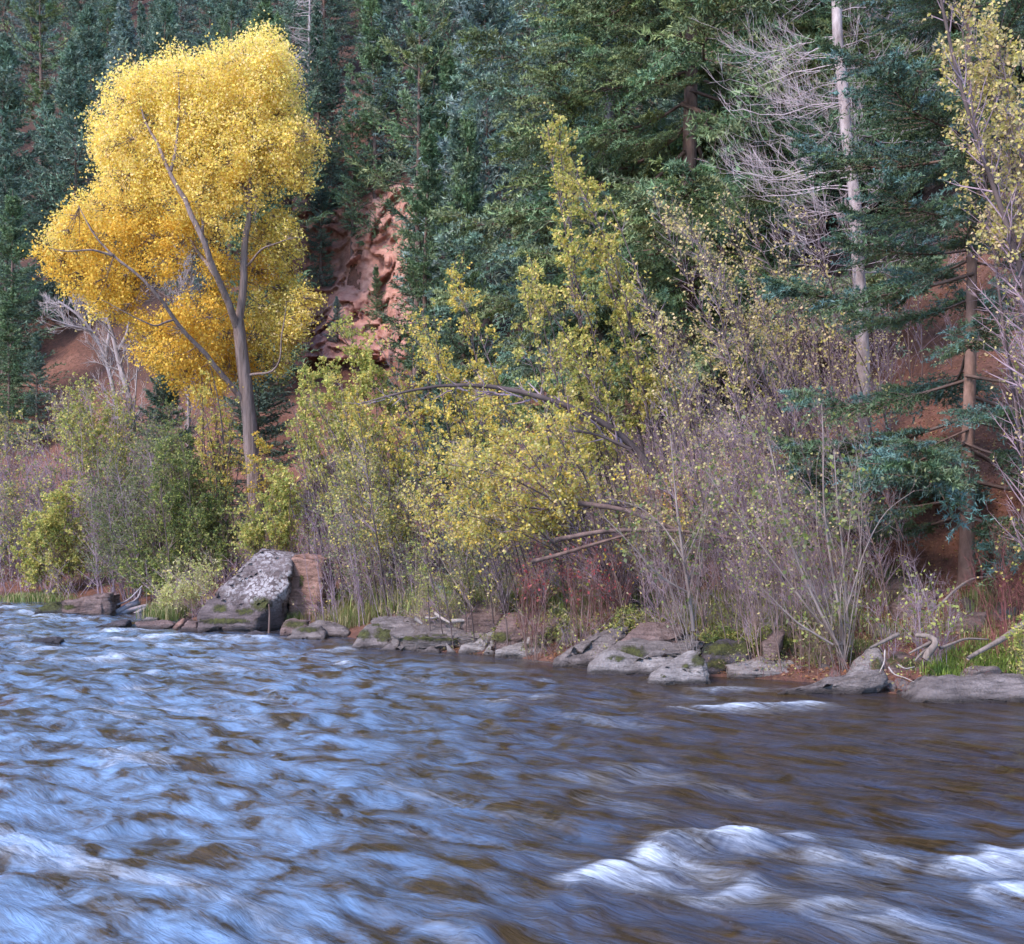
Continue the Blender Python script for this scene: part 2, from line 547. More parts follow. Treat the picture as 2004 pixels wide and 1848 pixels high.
ridge(1340, 1345, 1560, 1352, .06, .3, .35, tail=.6, seed=13)
ridge(-20, 1655, 200, 1650, .06, .3, .1, tail=1.5, seed=14)
ridge(-20, 1720, 190, 1700, .06, .3, .12, tail=1.5, seed=15)
ridge(120, 1770, 330, 1800, .06, .25, .15, tail=1.5, seed=16)
ridge(40, 1820, 260, 1835, .05, .2, .12, tail=1.2, seed=17)
rr_ = np.random.default_rng(5)
for k, (x0, y0, wd, fo) in enumerate([(-10, 1188, 70, 1.), (30, 1196, 90, .9), (60, 1212, 120, .9), (-10, 1224, 90, .7), (150, 1236, 170, .9), (200, 1250, 240, 1.0), (-10, 1246, 60, .7), (60, 1266, 120, .7), (150, 1288, 110, .8), (300, 1262, 150, .7),
                                      (10, 1292, 120, .5), (190, 1315, 130, .55), (330, 1290, 120, .45), (640, 1300, 50, .7), (500, 1345, 70, .5), (940, 1376, 60, .55), (420, 1252, 150, .55), (600, 1268, 110, .35), (850, 1318, 90, .3), (60, 1204, 60, .9), (1045, 1337, 40, .4), (980, 1365, 120, .25)]):
    ridge(x0, y0 + 2, x0 + wd, y0, .075, WY(y0) * .012 + .08, fo, tail=.9, seed=20 + k)
# broken water all over: small foam flecks on crests, more on the left
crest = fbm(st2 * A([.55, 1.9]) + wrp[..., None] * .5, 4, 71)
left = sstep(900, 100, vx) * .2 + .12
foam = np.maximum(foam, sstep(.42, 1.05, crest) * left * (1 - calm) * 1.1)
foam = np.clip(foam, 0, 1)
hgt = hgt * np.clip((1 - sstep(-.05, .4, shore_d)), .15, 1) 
veil = .92 * sstep(1500, 250, vx) + .35 * sstep(1300, 1900, vx) * sstep(1560, 1680, vy)  # where sky reflection is painted into the water: mostly left, some lower right
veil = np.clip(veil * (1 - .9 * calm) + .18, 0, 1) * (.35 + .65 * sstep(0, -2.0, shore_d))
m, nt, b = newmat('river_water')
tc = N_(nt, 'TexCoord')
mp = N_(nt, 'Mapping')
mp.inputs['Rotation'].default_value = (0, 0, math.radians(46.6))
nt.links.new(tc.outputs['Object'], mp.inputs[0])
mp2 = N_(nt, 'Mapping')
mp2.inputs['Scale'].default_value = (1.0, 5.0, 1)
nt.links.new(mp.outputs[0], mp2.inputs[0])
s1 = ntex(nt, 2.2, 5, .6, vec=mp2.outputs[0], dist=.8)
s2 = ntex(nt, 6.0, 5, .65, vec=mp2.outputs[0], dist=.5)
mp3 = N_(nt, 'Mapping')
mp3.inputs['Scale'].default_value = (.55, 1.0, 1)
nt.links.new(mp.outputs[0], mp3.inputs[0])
s3 = ntex(nt, 3.0, 5, .55, vec=mp3.outputs[0], dist=.7)      # milky aerated patches that carry the painted sky reflection
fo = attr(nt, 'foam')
sky_sheen_s = attr(nt, 'veil')
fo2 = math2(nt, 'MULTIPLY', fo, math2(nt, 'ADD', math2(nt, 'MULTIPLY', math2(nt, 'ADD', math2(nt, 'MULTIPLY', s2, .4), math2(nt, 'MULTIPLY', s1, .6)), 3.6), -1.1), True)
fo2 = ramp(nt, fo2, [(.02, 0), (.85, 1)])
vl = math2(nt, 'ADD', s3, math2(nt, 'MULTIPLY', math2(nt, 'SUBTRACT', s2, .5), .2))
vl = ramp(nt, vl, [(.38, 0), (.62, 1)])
vl = math2(nt, 'MULTIPLY', vl, math2(nt, 'ADD', math2(nt, 'MULTIPLY', sky_sheen_s, .8), .22), True)
vcol = mix(nt, sky_sheen_s, (.018, .040, .115), (.145, .235, .375))  # blue of the sky reflection put into the base colour, deep to milky
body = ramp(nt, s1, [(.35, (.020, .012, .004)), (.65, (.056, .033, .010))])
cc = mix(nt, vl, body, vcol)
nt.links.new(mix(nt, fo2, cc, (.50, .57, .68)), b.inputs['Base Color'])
rg = N_(nt, 'MapRange')
nt.links.new(fo2, rg.inputs[0])
rg.inputs[3].default_value = .12
rg.inputs[4].default_value = .7
nt.links.new(rg.outputs[0], b.inputs['Roughness'])
b.inputs['IOR'].default_value = 1.33
bump(nt, b, math2(nt, 'ADD', s1, math2(nt, 'MULTIPLY', s2, .22)), .5, .07)
M_WATER = m
ii = (np.arange(NR - 1)[:, None] * NC + np.arange(NC - 1)[None]).ravel()
WQ = np.stack([ii, ii + 1, ii + NC + 1, ii + NC], -1)
keep = (shore_d.ravel()[WQ] < 2.0).any(1)
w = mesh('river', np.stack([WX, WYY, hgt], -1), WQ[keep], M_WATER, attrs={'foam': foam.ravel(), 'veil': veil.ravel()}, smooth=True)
tag(w, kind='structure')

# the eroded red cliff between the conifers: a finely broken skin on that cut
def cliff():
    nu, nv = 30, 44
    u = np.linspace(560, 835, nu); v = np.linspace(350, 720, nv)
    U, Vv = np.meshgrid(u, v)
    Ys = np.arange(58, 112, .25)
    p = PT(U.ravel()[:, None], Vv.ravel()[:, None], Ys[None])
    gg = ground(p[..., 0].ravel(), p[..., 1].ravel()).reshape(p.shape[:2])
    below = p[..., 2] <= gg
    Yh = np.where(below.any(1), Ys[np.argmax(below, 1)], 110).reshape(U.shape)
    for _ in range(2): Yh[1:-1, 1:-1] = (Yh[1:-1, 1:-1] * 2 + Yh[:-2, 1:-1] + Yh[2:, 1:-1] + Yh[1:-1, :-2] + Yh[1:-1, 2:]) / 6
    mu, mv = 120, 150
    u2 = np.linspace(560, 835, mu); v2 = np.linspace(350, 720, mv)
    Y2 = A([np.interp(u2, u, r) for r in Yh])
    Y2 = A([np.interp(v2, v, c) for c in Y2.T]).T
    U, Vv = np.meshgrid(u2, v2)
    p = PT(U, Vv, Y2)
    jag = np.abs(noise(p * A([.35, .35, .6]), 5)) * 1.6 + np.abs(noise(p * A([.9, .9, 1.5]), 6)) * .7
    lay = np.floor(p[..., 2] * 1.4 + 1.5 * noise(p * .5, 12))
    blk = np.floor(p[..., 0] * .9 + 1.2 * noise(p * .6, 14))
    stp = _hash(lay.astype(np.int64), blk.astype(np.int64), 3, 4)
    dd = .45 * jag - 1.5 * stp - 1.0 + .25 * fbm(p * 1.7, 3, 2)
    e = np.minimum.reduce([sstep(0, 22, U - 560), sstep(0, 22, 835 - U), sstep(0, 22, Vv - 350), sstep(0, 22, 720 - Vv)])
    p = p + A([0, 1, .15]) * (dd * e + (1 - e) * 1.6)[..., None]
    i = (np.arange(mv - 1)[:, None] * mu + np.arange(mu - 1)[None]).ravel()
    m, nt, b = newmat('red_sandstone_cliff')
    n1 = ntex(nt, .5, 7, .7, sc=(1, 1, 1.8))
    c = ramp(nt, n1, [(.3, (.26, .115, .09)), (.48, (.42, .215, .17)), (.7, (.55, .33, .27))])
    nt.links.new(c, b.inputs['Base Color'])
    b.inputs['Roughness'].default_value = .95
    b.inputs['Specular IOR Level'].default_value = .1
    bump(nt, b, ntex(nt, 2.5, 6, .7, sc=(1, 1, 1.8)), .8, .25)
    tag(mesh('cliff', p, np.stack([i, i + mu, i + mu + 1, i + 1], -1), m, smooth=False), kind='structure')
cliff()
# ------------------------------------------------------------------ conifers
def conifer_mesh(seed, H, Rad, cb, nb, nbl, ntf, pal, tuft=.3, tw=.3, droop=.15, shape=.75, irr=.25, trunk_r=None, bare=.0, mtrunk=None, tuft_n=1, lean=0.0, upturn=.25, tiplight=.35, curl=0.0, dead=0):
    """unlinked-to-place prototype: returns (trunk object, crown object), base at the origin"""
    rng = np.random.default_rng(seed)
    tr = trunk_r or H * .011
    zz = np.linspace(-.6, H, 14)
    cl = np.stack([.02 * H * noise(np.stack([zz * .12, zz * 0 + seed], -1), 3) * np.clip(zz / H, 0, 1) + lean * zz, .02 * H * noise(np.stack([zz * .12, zz * 0 + seed + 50], -1), 3) * np.clip(zz / H, 0, 1), zz], -1)
    def axis(z): return np.stack([np.interp(z, zz, cl[:, 0]), np.interp(z, zz, cl[:, 1]), z], -1)
    B = Bag()
    B.add(tubes(cl[None], (tr * np.clip(1 - zz / H, .04, 1) ** .8 * (1 + .5 * np.exp(-np.maximum(zz, 0) / .5)))[None], 8))
    t = np.sort(rng.uniform(0, 1, nb)) ** .92
    z = cb * H + t * H * (1 - cb) * .99
    az = np.arange(nb) * 2.399 + rng.uniform(-.5, .5, nb)
    prof = np.clip(1 - t, .02, 1) ** shape * sstep(-.12, .16, t)
    L = Rad * prof * rng.uniform(1 - irr * 1.6, 1 + irr, nb) * (1 + .18 * np.sin(az * 2 + seed) + .15 * np.sin(t * 23 + seed)) + .12
    out = np.stack([np.cos(az), np.sin(az), az * 0], -1)
    el = -droop + (droop + .75) * t ** 1.6 + rng.uniform(-.12, .12, nb)
    K = 6
    s = np.linspace(0, 1, K)
    sag = -droop * .8 * np.sin(s * math.pi * .8)[None] * (1 - t)[:, None] + upturn * s[None] ** 2.5
    hz = s[None] * L[:, None] * np.cos(el)[:, None]
    vz = s[None] * L[:, None] * np.sin(el)[:, None] + sag * L[:, None]
    side = np.stack([-out[:, 1], out[:, 0], out[:, 2]], -1)
    wv = (rng.normal(size=(nb, 1)) * .1 * s[None] ** 1.5) * L[:, None]
    BP = axis(z)[:, None] + out[:, None] * hz[..., None] + side[:, None] * wv[..., None]
    BP[..., 2] += vz
    br = np.clip(.012 * L, .006, None)[:, None] * np.linspace(1, .2, K)[None] * 1.3
    B.add(spikes(BP, br, 3))
    # branchlets, in flat sprays either side of each branch
    n2 = nb * nbl
    pi = np.repeat(np.arange(nb), nbl)
    u = np.tile((np.arange(nbl) + .5) / nbl, nb) + rng.uniform(-.4, .4, n2) / nbl
    lo = bare + .10
    u = lo + (1 - lo) * np.clip(u, 0, 1) ** .85
    f = u * (K - 1); i = np.minimum(f.astype(int), K - 2); w = (f - i)[:, None]
    b0 = BP[pi, i] * (1 - w) + BP[pi, i + 1] * w
    tg = nrm(BP[pi, i + 1] - BP[pi, i])
    sgn = np.where(np.arange(n2) % 2 == 0, 1., -1.)[:, None]
    d = nrm(tg * rng.uniform(.5, 1.1, (n2, 1)) + sgn * side[pi] * rng.uniform(.35, 1., (n2, 1)) + A([0, 0, 1.]) * rng.uniform(-.45, .3 + curl, (n2, 1)))
    l2 = L[pi] * (.10 + .30 * np.sin(np.clip(u, 0, 1) * math.pi * .62 + .55)) * rng.uniform(.5, 1.15, n2) * .85 + .06
    l2 = np.minimum(l2, Rad * .32)
    e0 = b0 + d * l2[:, None] * .5 + A([0, 0, .03])
    e1 = b0 + d * l2[:, None] + A([0, 0, 1.]) * (l2 * rng.uniform(-.22, .12 + curl, n2))[:, None]
    if tuft_n > 1:
        B.add(spikes(np.stack([b0, e0, e1], 1), np.tile([[.006, .004, .002]], (n2, 1)), 3))
    n3 = n2 * ntf
    qi = np.repeat(np.arange(n2), ntf)
    v = np.tile((np.arange(ntf) + .5) / ntf, n2)[:, None] + rng.uniform(-.5, .5, (n3, 1)) / ntf
    p = np.where(v < .5, b0[qi] * (1 - 2 * v) + e0[qi] * 2 * v, e0[qi] * (2 - 2 * v) + e1[qi] * (2 * v - 1))
    dl = nrm(e1 - b0)[qi]
    qi_, p, dl, v = np.repeat(qi, tuft_n), np.repeat(p, tuft_n, 0), np.repeat(dl, tuft_n, 0), np.repeat(v, tuft_n, 0)
    n4 = len(p)
    dd = nrm(dl * rng.uniform(.5, 1.0, (n4, 1)) + rdir(n4, rng) * .75 + A([0, 0, .18 + curl * .5]))
    sd = nrm(np.cross(dd, rdir(n4, rng)))
    sz = tuft * rng.uniform(.65, 1.25, (n4, 1))
    up_ = np.cross(dd, sd)
    V = np.stack([p - dd * sz * .15 + sd * sz * tw * .7, p + dd * sz * .1 - sd * sz * tw, p + dd * sz + up_ * sz * .1], 1).reshape(-1, 3)
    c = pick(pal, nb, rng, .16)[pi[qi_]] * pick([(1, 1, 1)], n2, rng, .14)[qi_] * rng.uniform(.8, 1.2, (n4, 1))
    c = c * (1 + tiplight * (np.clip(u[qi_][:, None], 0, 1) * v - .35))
    if dead:
        dm = rng.random(nb) < dead
        c = np.where(dm[pi[qi_]][:, None], c * A([2.6, 1.0, .7]), c)
    trunk = B.build('trunk', mtrunk or M_BARK_CON, smooth=True)
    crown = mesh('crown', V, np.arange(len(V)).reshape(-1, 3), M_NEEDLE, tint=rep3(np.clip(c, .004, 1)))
    tag(crown, kind='stuff')
    return trunk, crown
PAL_BLUE = [(.155, .21, .19), (.185, .25, .22), (.12, .17, .155)]
PAL_GREEN = [(.135, .20, .10), (.155, .23, .115), (.105, .16, .095)]
PAL_TEAL = [(.13, .19, .14), (.15, .22, .165), (.105, .155, .12)]
PAL_OLIVE = [(.17, .20, .08), (.19, .23, .10), (.14, .17, .09)]
PROTO = {}
def proto(key, *a, **k):
    PROTO[key] = conifer_mesh(*a, **k)
proto('spire', 11, 18, 2.9, .08, 170, 14, 15, PAL_TEAL, .21, .18, .12, .95)
proto('spire2', 12, 18, 3.1, .05, 170, 14, 15, PAL_GREEN, .21, .18, .18, .9)
proto('full', 13, 17, 3.7, .04, 170, 15, 15, PAL_TEAL, .22, .18, .2, .8)
proto('full2', 14, 17, 3.4, .12, 160, 15, 15, PAL_GREEN, .22, .18, .1, .75, .35)
proto('blue', 15, 17, 3.1, .05, 170, 14, 15, PAL_BLUE, .21, .18, .15, .9)
proto('pine', 16, 20, 3.0, .38, 75, 13, 12, PAL_OLIVE + PAL_GREEN, .26, .16, .02, .45, .5, trunk_r=.24, bare=.25)
proto('pine2', 17, 21, 2.6, .30, 80, 13, 12, PAL_TEAL + PAL_GREEN, .26, .16, .05, .5, .5, trunk_r=.22, bare=.2)
proto('slim', 18, 15, 1.5, .12, 130, 11, 12, PAL_TEAL, .19, .18, .15, .7, .35)
proto('young', 19, 7, 1.7, .03, 120, 13, 12, PAL_TEAL, .2, .10, -.25, .9, .15, upturn=.05, tuft_n=2)
CANOPY = []
def put_conifer(key, pos, hgt, label, cat='conifer', name='conifer_tree', group=None, rot=None, widen=1.0, tilt=0):
    root = thing(name, pos, label, cat, group)
    s = hgt / {'spire': 18, 'spire2': 18, 'full': 17, 'full2': 17, 'blue': 17, 'pine': 20, 'pine2': 21, 'slim': 15, 'young': 7}[key]
    root.scale = (s * widen, s * widen, s)
    root.rotation_euler = (0, tilt, float(R.uniform(0, 6.28)) if rot is None else rot)
    for o in PROTO[key]:
        c = o
        if o.parent is not None:
            c = o.copy()
            COL.objects.link(c)
        c.parent = root
    CANOPY.append((float(pos[0]), float(pos[1])))
    return root
def place_top(x, ytop, hgt):
    """ground point in column x where a tree of that height reaches photo row ytop"""
    Y = np.arange(24, 230, .4)
    X = (x - CXV) / FV * Y
    top = ground(X, Y) + hgt
    row = YHV - (top - HCAM) / Y * FV
    # nearest distance at which the top climbs to the row
    k0 = int(np.argmax(np.where(Y > 40, row, -1e9)))
    k = np.nonzero(row[k0:] <= ytop)[0]
    k = k0 + (k[0] if len(k) else int(np.argmin(row[k0:])))
    if 600 < x < 800 and ytop < 480 and Y[k] < 90:
        k = int(np.argmin(abs(Y - 91)))
    return A([X[k], Y[k], ground(X[k:k + 1], Y[k:k + 1])[0] - .3])
SPEC = [  # x, top row, height, prototype, widen, label
 (145, 75, 19, 'full', 1.0, 'tall pointed blue-green conifer left of the golden cottonwood, its tip clear of the dark forest'),
 (97, 185, 15, 'full', .95, 'rounded green conifer just left of the golden cottonwood, lower than the pointed one'),
 (80, -60, 21, 'pine', 1.1, 'tall open pine with bare lower trunk near the top left corner'),
 (4, 70, 20, 'full', 1.1, 'broad conifer cut off by the left edge, high on the slope'),
 (8, 255, 16, 'spire', 1.0, 'conifer at the left edge, second from the top'),
 (22, 360, 14, 'spire2', 1.1, 'dark conifer at the left edge below the red bare streak'),
 (18, 585, 9, 'spire2', 1.2, 'green conifer at the left edge beside the red talus'),
 (72, 655, 7, 'slim', 1.3, 'small ragged conifer in front of the red talus'),
 (245, -15, 19, 'blue', 1.0, 'silvery blue spruce above the left part of the golden crown'),
 (278, 5, 17, 'slim', .8, 'thin spire conifer between the silvery spruce and the broad green one at the top'),
 (318, -10, 18, 'full', 1.0, 'broad green conifer rising above the golden crown at the top edge'),
 (388, 70, 15, 'slim', .9, 'small conifer tip just over the middle of the golden crown'),
 (440, 62, 15, 'slim', .9, 'small conifer tip left of the highest golden lobe'),
 (450, -40, 20, 'pine2', 1.0, 'open pine with spreading bare branches above the golden crown'),
 (505, 25, 17, 'full2', .9, 'conifer touching the left side of the highest golden lobe'),
 (526, -8, 18, 'full2', 1.0, 'green conifer behind the highest golden lobe at the top edge'),
 (622, 40, 18, 'spire', 1.0, 'pointed conifer immediately right of the highest golden lobe'),
 (650, 68, 17, 'slim', 1.1, 'slim conifer second to the right of the highest golden lobe'),
 (627, 320, 11, 'slim', 1.3, 'green conifer standing left of the red cliff with bare lower trunk'),
 (690, 170, 16, 'pine2', 1.0, 'open dark conifer on the rim above the red cliff'),
 (735, -5, 20, 'spire2', 1.0, 'tall conifer at the top edge above the red cliff'),
 (748, 160, 16, 'slim', 1.0, 'narrow conifer above the right end of the red cliff'),
 (778, 95, 18, 'blue', 1.1, 'blue-grey conifer with pale trunk right above the cliff'),
 (815, -40, 21, 'pine', .9, 'tall pine with reddish trunk at the top, left of the centre'),
 (848, 75, 17, 'slim', 1.2, 'slender conifer between the blue-grey one and the bright green pair'),
 (868, 90, 17, 'spire2', .9, 'bright green conifer, left one of a pair high on the slope'),
 (882, 95, 16, 'spire2', .9, 'bright green conifer, right one of a pair high on the slope'),
 (955, -20, 22, 'blue', 1.1, 'large blue-green conifer reaching the top edge left of the big near fir'),
 (905, 190, 15, 'spire2', .8, 'narrow green conifer in the dense stand left of the big near fir'),
 (830, 230, 14, 'spire2', 1.0, 'dark green conifer with pale trunk right of the red cliff'),
 (900, 225, 14, 'slim', 1.1, 'thin conifer behind the young pale-tipped spruces'),
 (738, 515, 5.5, 'spire2', 1.1, 'small dark conifer at the right foot of the red cliff'),
 (660, 575, 4.0, 'blue', 1.3, 'small bluish spruce at the left foot of the red cliff'),
 (935, 285, 9.5, 'young', 1.0, 'young spruce with pale leader and bare spiky top, left of the big fir'),
 (886, 360, 7.5, 'young', 1.1, 'small young spruce beside the taller pale-leader spruce'),
 (868, 372, 7.0, 'young', .9, 'smallest of the three young spruces, at the left of the group'),
]
for (x, yt, h, key, wd, lab) in SPEC:
    pos = place_top(x, yt, h)
    put_conifer(key, pos, h, lab, 'conifer', 'pine_tree' if 'pine' in key else 'conifer_tree', 'conifers on the slope', widen=wd)
# small dark conifers standing inside the thicket, close by
for x, Y, h, lab in ((875, 30, 5.2, 'dark young conifer half hidden in the yellow thicket below the cliff'), (940, 26.5, 3.3, 'small dark conifer deep inside the middle of the yellow thicket'),
                     (1100, 26, 2.6, 'low bushy conifer under the leaning alder trunk'), (320, 50, 8.0, 'dark conifer behind the bare grey trees under the golden crown'),
                     (505, 56, 9.5, 'dark conifer showing right behind the cottonwood trunk')):
    X = (x - CXV) / FV * Y
    put_conifer('full', (X, Y, gz(X, Y) - .1), h, lab, 'conifer', 'conifer_tree', 'conifers among the shrubs', widen=1.3)
# the rest of the forest
rng = np.random.default_rng(23)
ZONES = [(90, 'at the far left'), (220, 'left of the golden crown'), (400, 'behind the left golden lobes'), (640, 'behind the right golden lobes'), (810, 'above the red cliff'), (930, 'right of the red cliff'), (1100, 'left of the mottled-trunk fir'), (1300, 'behind the mottled-trunk fir'), (1500, 'behind the reddish-trunk fir'), (1750, 'behind the bare aspen'), (1e9, 'behind the blue spruce')]
KINDS = dict(spire='pointed dark conifer', spire2='pointed green conifer', full='broad dark conifer', full2='broad green conifer', blue='blue-grey conifer', pine='open-crowned pine', pine2='open-crowned dark pine', slim='slender dark conifer')
cnt = 0
cand = []
for k in range(12000):
    Y = 42 + 140 * rng.random() ** .8
    X = rng.uniform(-.50, .50) * Y
    cand.append((X, Y))
cand = A(cand)
cz = ground(cand[:, 0], cand[:, 1]); ct = linedist(cand[:, 0], cand[:, 1], TOE)
sx, sy = VW(np.stack([cand[:, 0], cand[:, 1], cz], -1))
for (X, Y), z, t, vx_, vy_ in zip(cand, cz, ct, sx, sy):
    if t < 9 or cnt >= 150: continue
    h = rng.uniform(13, 20)
    topv = vy_ - h / Y * FV
    if vy_ < -40 or topv < -480: continue
    if 560 < vx_ < 800 and 380 < vy_ < 760: continue           # red cliff stays bare
    if 560 < vx_ < 810 and Y < 90: continue
    if vx_ < 330 and vy_ > 500: continue                        # talus
    if any((X - a) ** 2 + (Y - b) ** 2 < (6.3 if Y > 70 else 5.0) ** 2 for a, b in CANOPY): continue
    key = rng.choice(['spire', 'spire2', 'full', 'full2', 'blue', 'pine', 'pine2', 'slim'], p=[.2, .17, .17, .13, .1, .06, .07, .1])
    zone = next(t_ for lim, t_ in ZONES if vx_ < lim)
    row_ = 'cut off by the top edge' if topv < -60 else 'tip near the top edge' if topv < 110 else 'lower on the slope'
    lab = KINDS[str(key)] + ' ' + row_ + ', ' + zone
    grp = 'forest trees ' + zone
    put_conifer(str(key), (X, Y, z - .3), h, lab, 'conifer', 'pine_tree' if 'pine' in key else 'conifer_tree', grp, widen=rng.uniform(.85, 1.15))
    cnt += 1
print('forest', cnt)

# the big near firs and the blue spruce: every bough is a part, the boughs share a few meshes
def bough_mesh(seed, pal, nbl=26, nsub=8, ntf=9, tl=.036, tw=.2, hang=.25, upt=.12, width=.30, droop=.10, tip=(1.25, 1.3, 1.3), bare=.12):
    """a bough along +X, one unit long"""
    rng = np.random.default_rng(seed)
    K = 7
    s = np.linspace(0, 1, K)
    ax = np.stack([s, .05 * np.sin(s * 5 + seed), -droop * np.sin(s * 2.4) + upt * s ** 3], -1)
    W = Bag()
    W.add(spikes(ax[None], (.011 * np.linspace(1, .25, K))[None], 4))
    def at(u):
        f = u * (K - 1); i = np.minimum(f.astype(int), K - 2); w = (f - i)[:, None]
        return ax[i] * (1 - w) + ax[i + 1] * w, nrm(ax[i + 1] - ax[i])
    u = bare + (1 - bare) * (np.arange(nbl) + rng.uniform(.1, .9, nbl)) / nbl
    b0, tg = at(u)
    sg = np.where(np.arange(nbl) % 2, 1., -1.)[:, None]
    l = width * (.25 + .95 * np.sin(np.clip(u, 0, 1) * 2.75 + .25)) * rng.uniform(.6, 1.2, nbl)
    l = np.clip(l, .06, None)
    d = nrm(tg * rng.uniform(.7, 1.1, (nbl, 1)) + sg * A([0, 1, 0]) * rng.uniform(.6, 1.1, (nbl, 1)) + A([0, 0, 1]) * rng.uniform(-.35, .25, (nbl, 1)))
    e = b0 + d * l[:, None]
    m_ = (b0 + e) / 2 + A([0, 0, .012])
    e = e + A([0, 0, -1]) * (hang * l * rng.uniform(-.3, 1, nbl))[:, None]
    BL = np.stack([b0, m_, e], 1)
    W.add(spikes(BL, np.tile([[.0035, .0022, .001]], (nbl, 1)), 3))
    BL = np.concatenate([BL, ax[[2, 4, 6]][None], ax[[4, 5, 6]][None]])
    lf = np.concatenate([l, [.25, .2]])
    n2 = len(BL) * nsub
    pi = np.repeat(np.arange(len(BL)), nsub)
    t = np.tile((np.arange(nsub) + .6) / nsub, len(BL))[:, None]
    q = np.where(t < .5, BL[pi, 0] * (1 - 2 * t) + BL[pi, 1] * 2 * t, BL[pi, 1] * (2 - 2 * t) + BL[pi, 2] * (2 * t - 1))
    dl = nrm(BL[pi, 2] - BL[pi, 0])
    pr = nrm(np.cross(dl, A([0, 0, 1.]))) * np.where(np.arange(n2) % 2, 1., -1.)[:, None]
    d2 = nrm(dl * .9 + pr * rng.uniform(.3, 1.0, (n2, 1)) + A([0, 0, 1]) * rng.uniform(-.5, .35, (n2, 1)))
    l2 = np.clip(lf[pi] * .34 * rng.uniform(.6, 1.2, n2) * (1.1 - .5 * t[:, 0]), .025, .12)
    n3 = n2 * ntf
    qi = np.repeat(np.arange(n2), ntf)
    v = rng.uniform(0, 1, (n3, 1))
    p = q[qi] + d2[qi] * l2[qi][:, None] * v
    dd = nrm(d2[qi] * rng.uniform(.3, 1, (n3, 1)) + rdir(n3, rng) * .9 + A([0, 0, .25]))
    sd = nrm(np.cross(dd, rdir(n3, rng)))
    sz = tl * rng.uniform(.6, 1.25, (n3, 1))
    V = np.stack([p + sd * sz * tw * .8, p - sd * sz * tw * .8, p + dd * sz], 1).reshape(-1, 3)
    c = pick(pal, len(BL), rng, .14)[pi[qi]] * rng.uniform(.8, 1.2, (n3, 1))
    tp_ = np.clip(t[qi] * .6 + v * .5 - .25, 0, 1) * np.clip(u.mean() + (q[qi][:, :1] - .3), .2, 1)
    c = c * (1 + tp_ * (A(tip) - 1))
    Fn = np.arange(len(V)).reshape(-1, 3)
    wv = np.concatenate(W.V)
    tris = []
    for f in W.F:
        f = f + len(V)
        tris.append(f if f.shape[1] == 3 else np.concatenate([f[:, [0, 1, 2]], f[:, [0, 2, 3]]]))
    tris = np.concatenate(tris)
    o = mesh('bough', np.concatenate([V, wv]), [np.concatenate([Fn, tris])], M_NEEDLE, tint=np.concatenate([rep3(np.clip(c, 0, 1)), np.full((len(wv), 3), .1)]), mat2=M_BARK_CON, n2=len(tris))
    me = o.data
    bpy.data.objects.remove(o)
    return me
from mathutils import Matrix
def near_conifer(name, x, Y, label, cat, meshes, H, Rad, cb, nb, seed, trunk_r, mtrunk, shape=.55, low=-.25, high=.6, irr=.3, lean=0, skip=0.0):
    X = (x - CXV) / FV * Y
    pos = (X, Y, gz(X, Y) - .15)
    root = thing(name, pos, label, cat)
    rng = np.random.default_rng(seed)
    zz = np.linspace(-.3, H, 22)
    cl = np.stack([.012 * H * noise(np.stack([zz * .15, zz * 0 + seed], -1), 3) * np.clip(zz / 4, 0, 1), .012 * H * noise(np.stack([zz * .15, zz * 0 + seed + 50], -1), 3) * np.clip(zz / 4, 0, 1), zz], -1)
    V, F = tubes(cl[None], (trunk_r * np.clip(1 - zz / H, .03, 1) ** .85 * (1 + .45 * np.exp(-np.maximum(zz, 0) / .4)))[None], 12)
    tr = mesh('trunk', V, F, mtrunk, smooth=True)
    tr.parent = root
    # dead snags low on the trunk
    t = np.sort(rng.uniform(0, 1, nb)) ** .95
    z = cb * H + t * H * (1 - cb) * .97
    az = np.arange(nb) * 2.399 + rng.uniform(-.45, .45, nb)
    L = Rad * np.clip(1 - t, .03, 1) ** shape * sstep(-.25, .12, t) * rng.uniform(1 - 1.4 * irr, 1 + irr, nb) * (1 + .15 * np.sin(az * 2 + seed)) + .25
    el = low + (high - low) * t ** 1.5 + rng.uniform(-.12, .12, nb)
    for k in range(nb):
        zk = z[k]
        row = YHV - (pos[2] + zk - HCAM) / Y * FV
        if row < -330: continue
        if rng.random() < skip: continue
        b = bpy.data.objects.new('bough', meshes[k % len(meshes)])
        COL.objects.link(b)
        b.parent = root
        s_ = float(L[k])
        b.matrix_local = Matrix.Translation((np.interp(zk, zz, cl[:, 0]), np.interp(zk, zz, cl[:, 1]), zk)) @ Matrix.Rotation(float(az[k]), 4, 'Z') @ Matrix.Rotation(-float(el[k]), 4, 'Y') @ Matrix.Rotation(float(rng.uniform(-.3, .3)), 4, 'X') @ Matrix.Diagonal((s_, s_ * float(rng.choice([-1, 1])) * float(rng.uniform(.85, 1.1)), s_, 1))
    CANOPY.append((X, Y))
    return root
FIR1 = [bough_mesh(300 + k, PAL_TEAL + PAL_OLIVE, nbl=30, nsub=13, ntf=17, tl=.025, tw=.22, hang=.3) for k in range(3)]
FIR2 = [bough_mesh(310 + k, PAL_OLIVE + PAL_GREEN, nbl=30, nsub=13, ntf=17, tl=.025, tw=.22, hang=.35, droop=.14) for k in range(3)]
SPR = [bough_mesh(320 + k, [(.065, .105, .065), (.075, .105, .045), (.075, .12, .09), (.065, .09, .04)], nbl=32, nsub=12, ntf=19, tl=.026, tw=.18, hang=.12, width=.34, droop=.08, upt=.10, tip=(1.8, 2.0, 2.6), bare=.2) for k in range(4)]
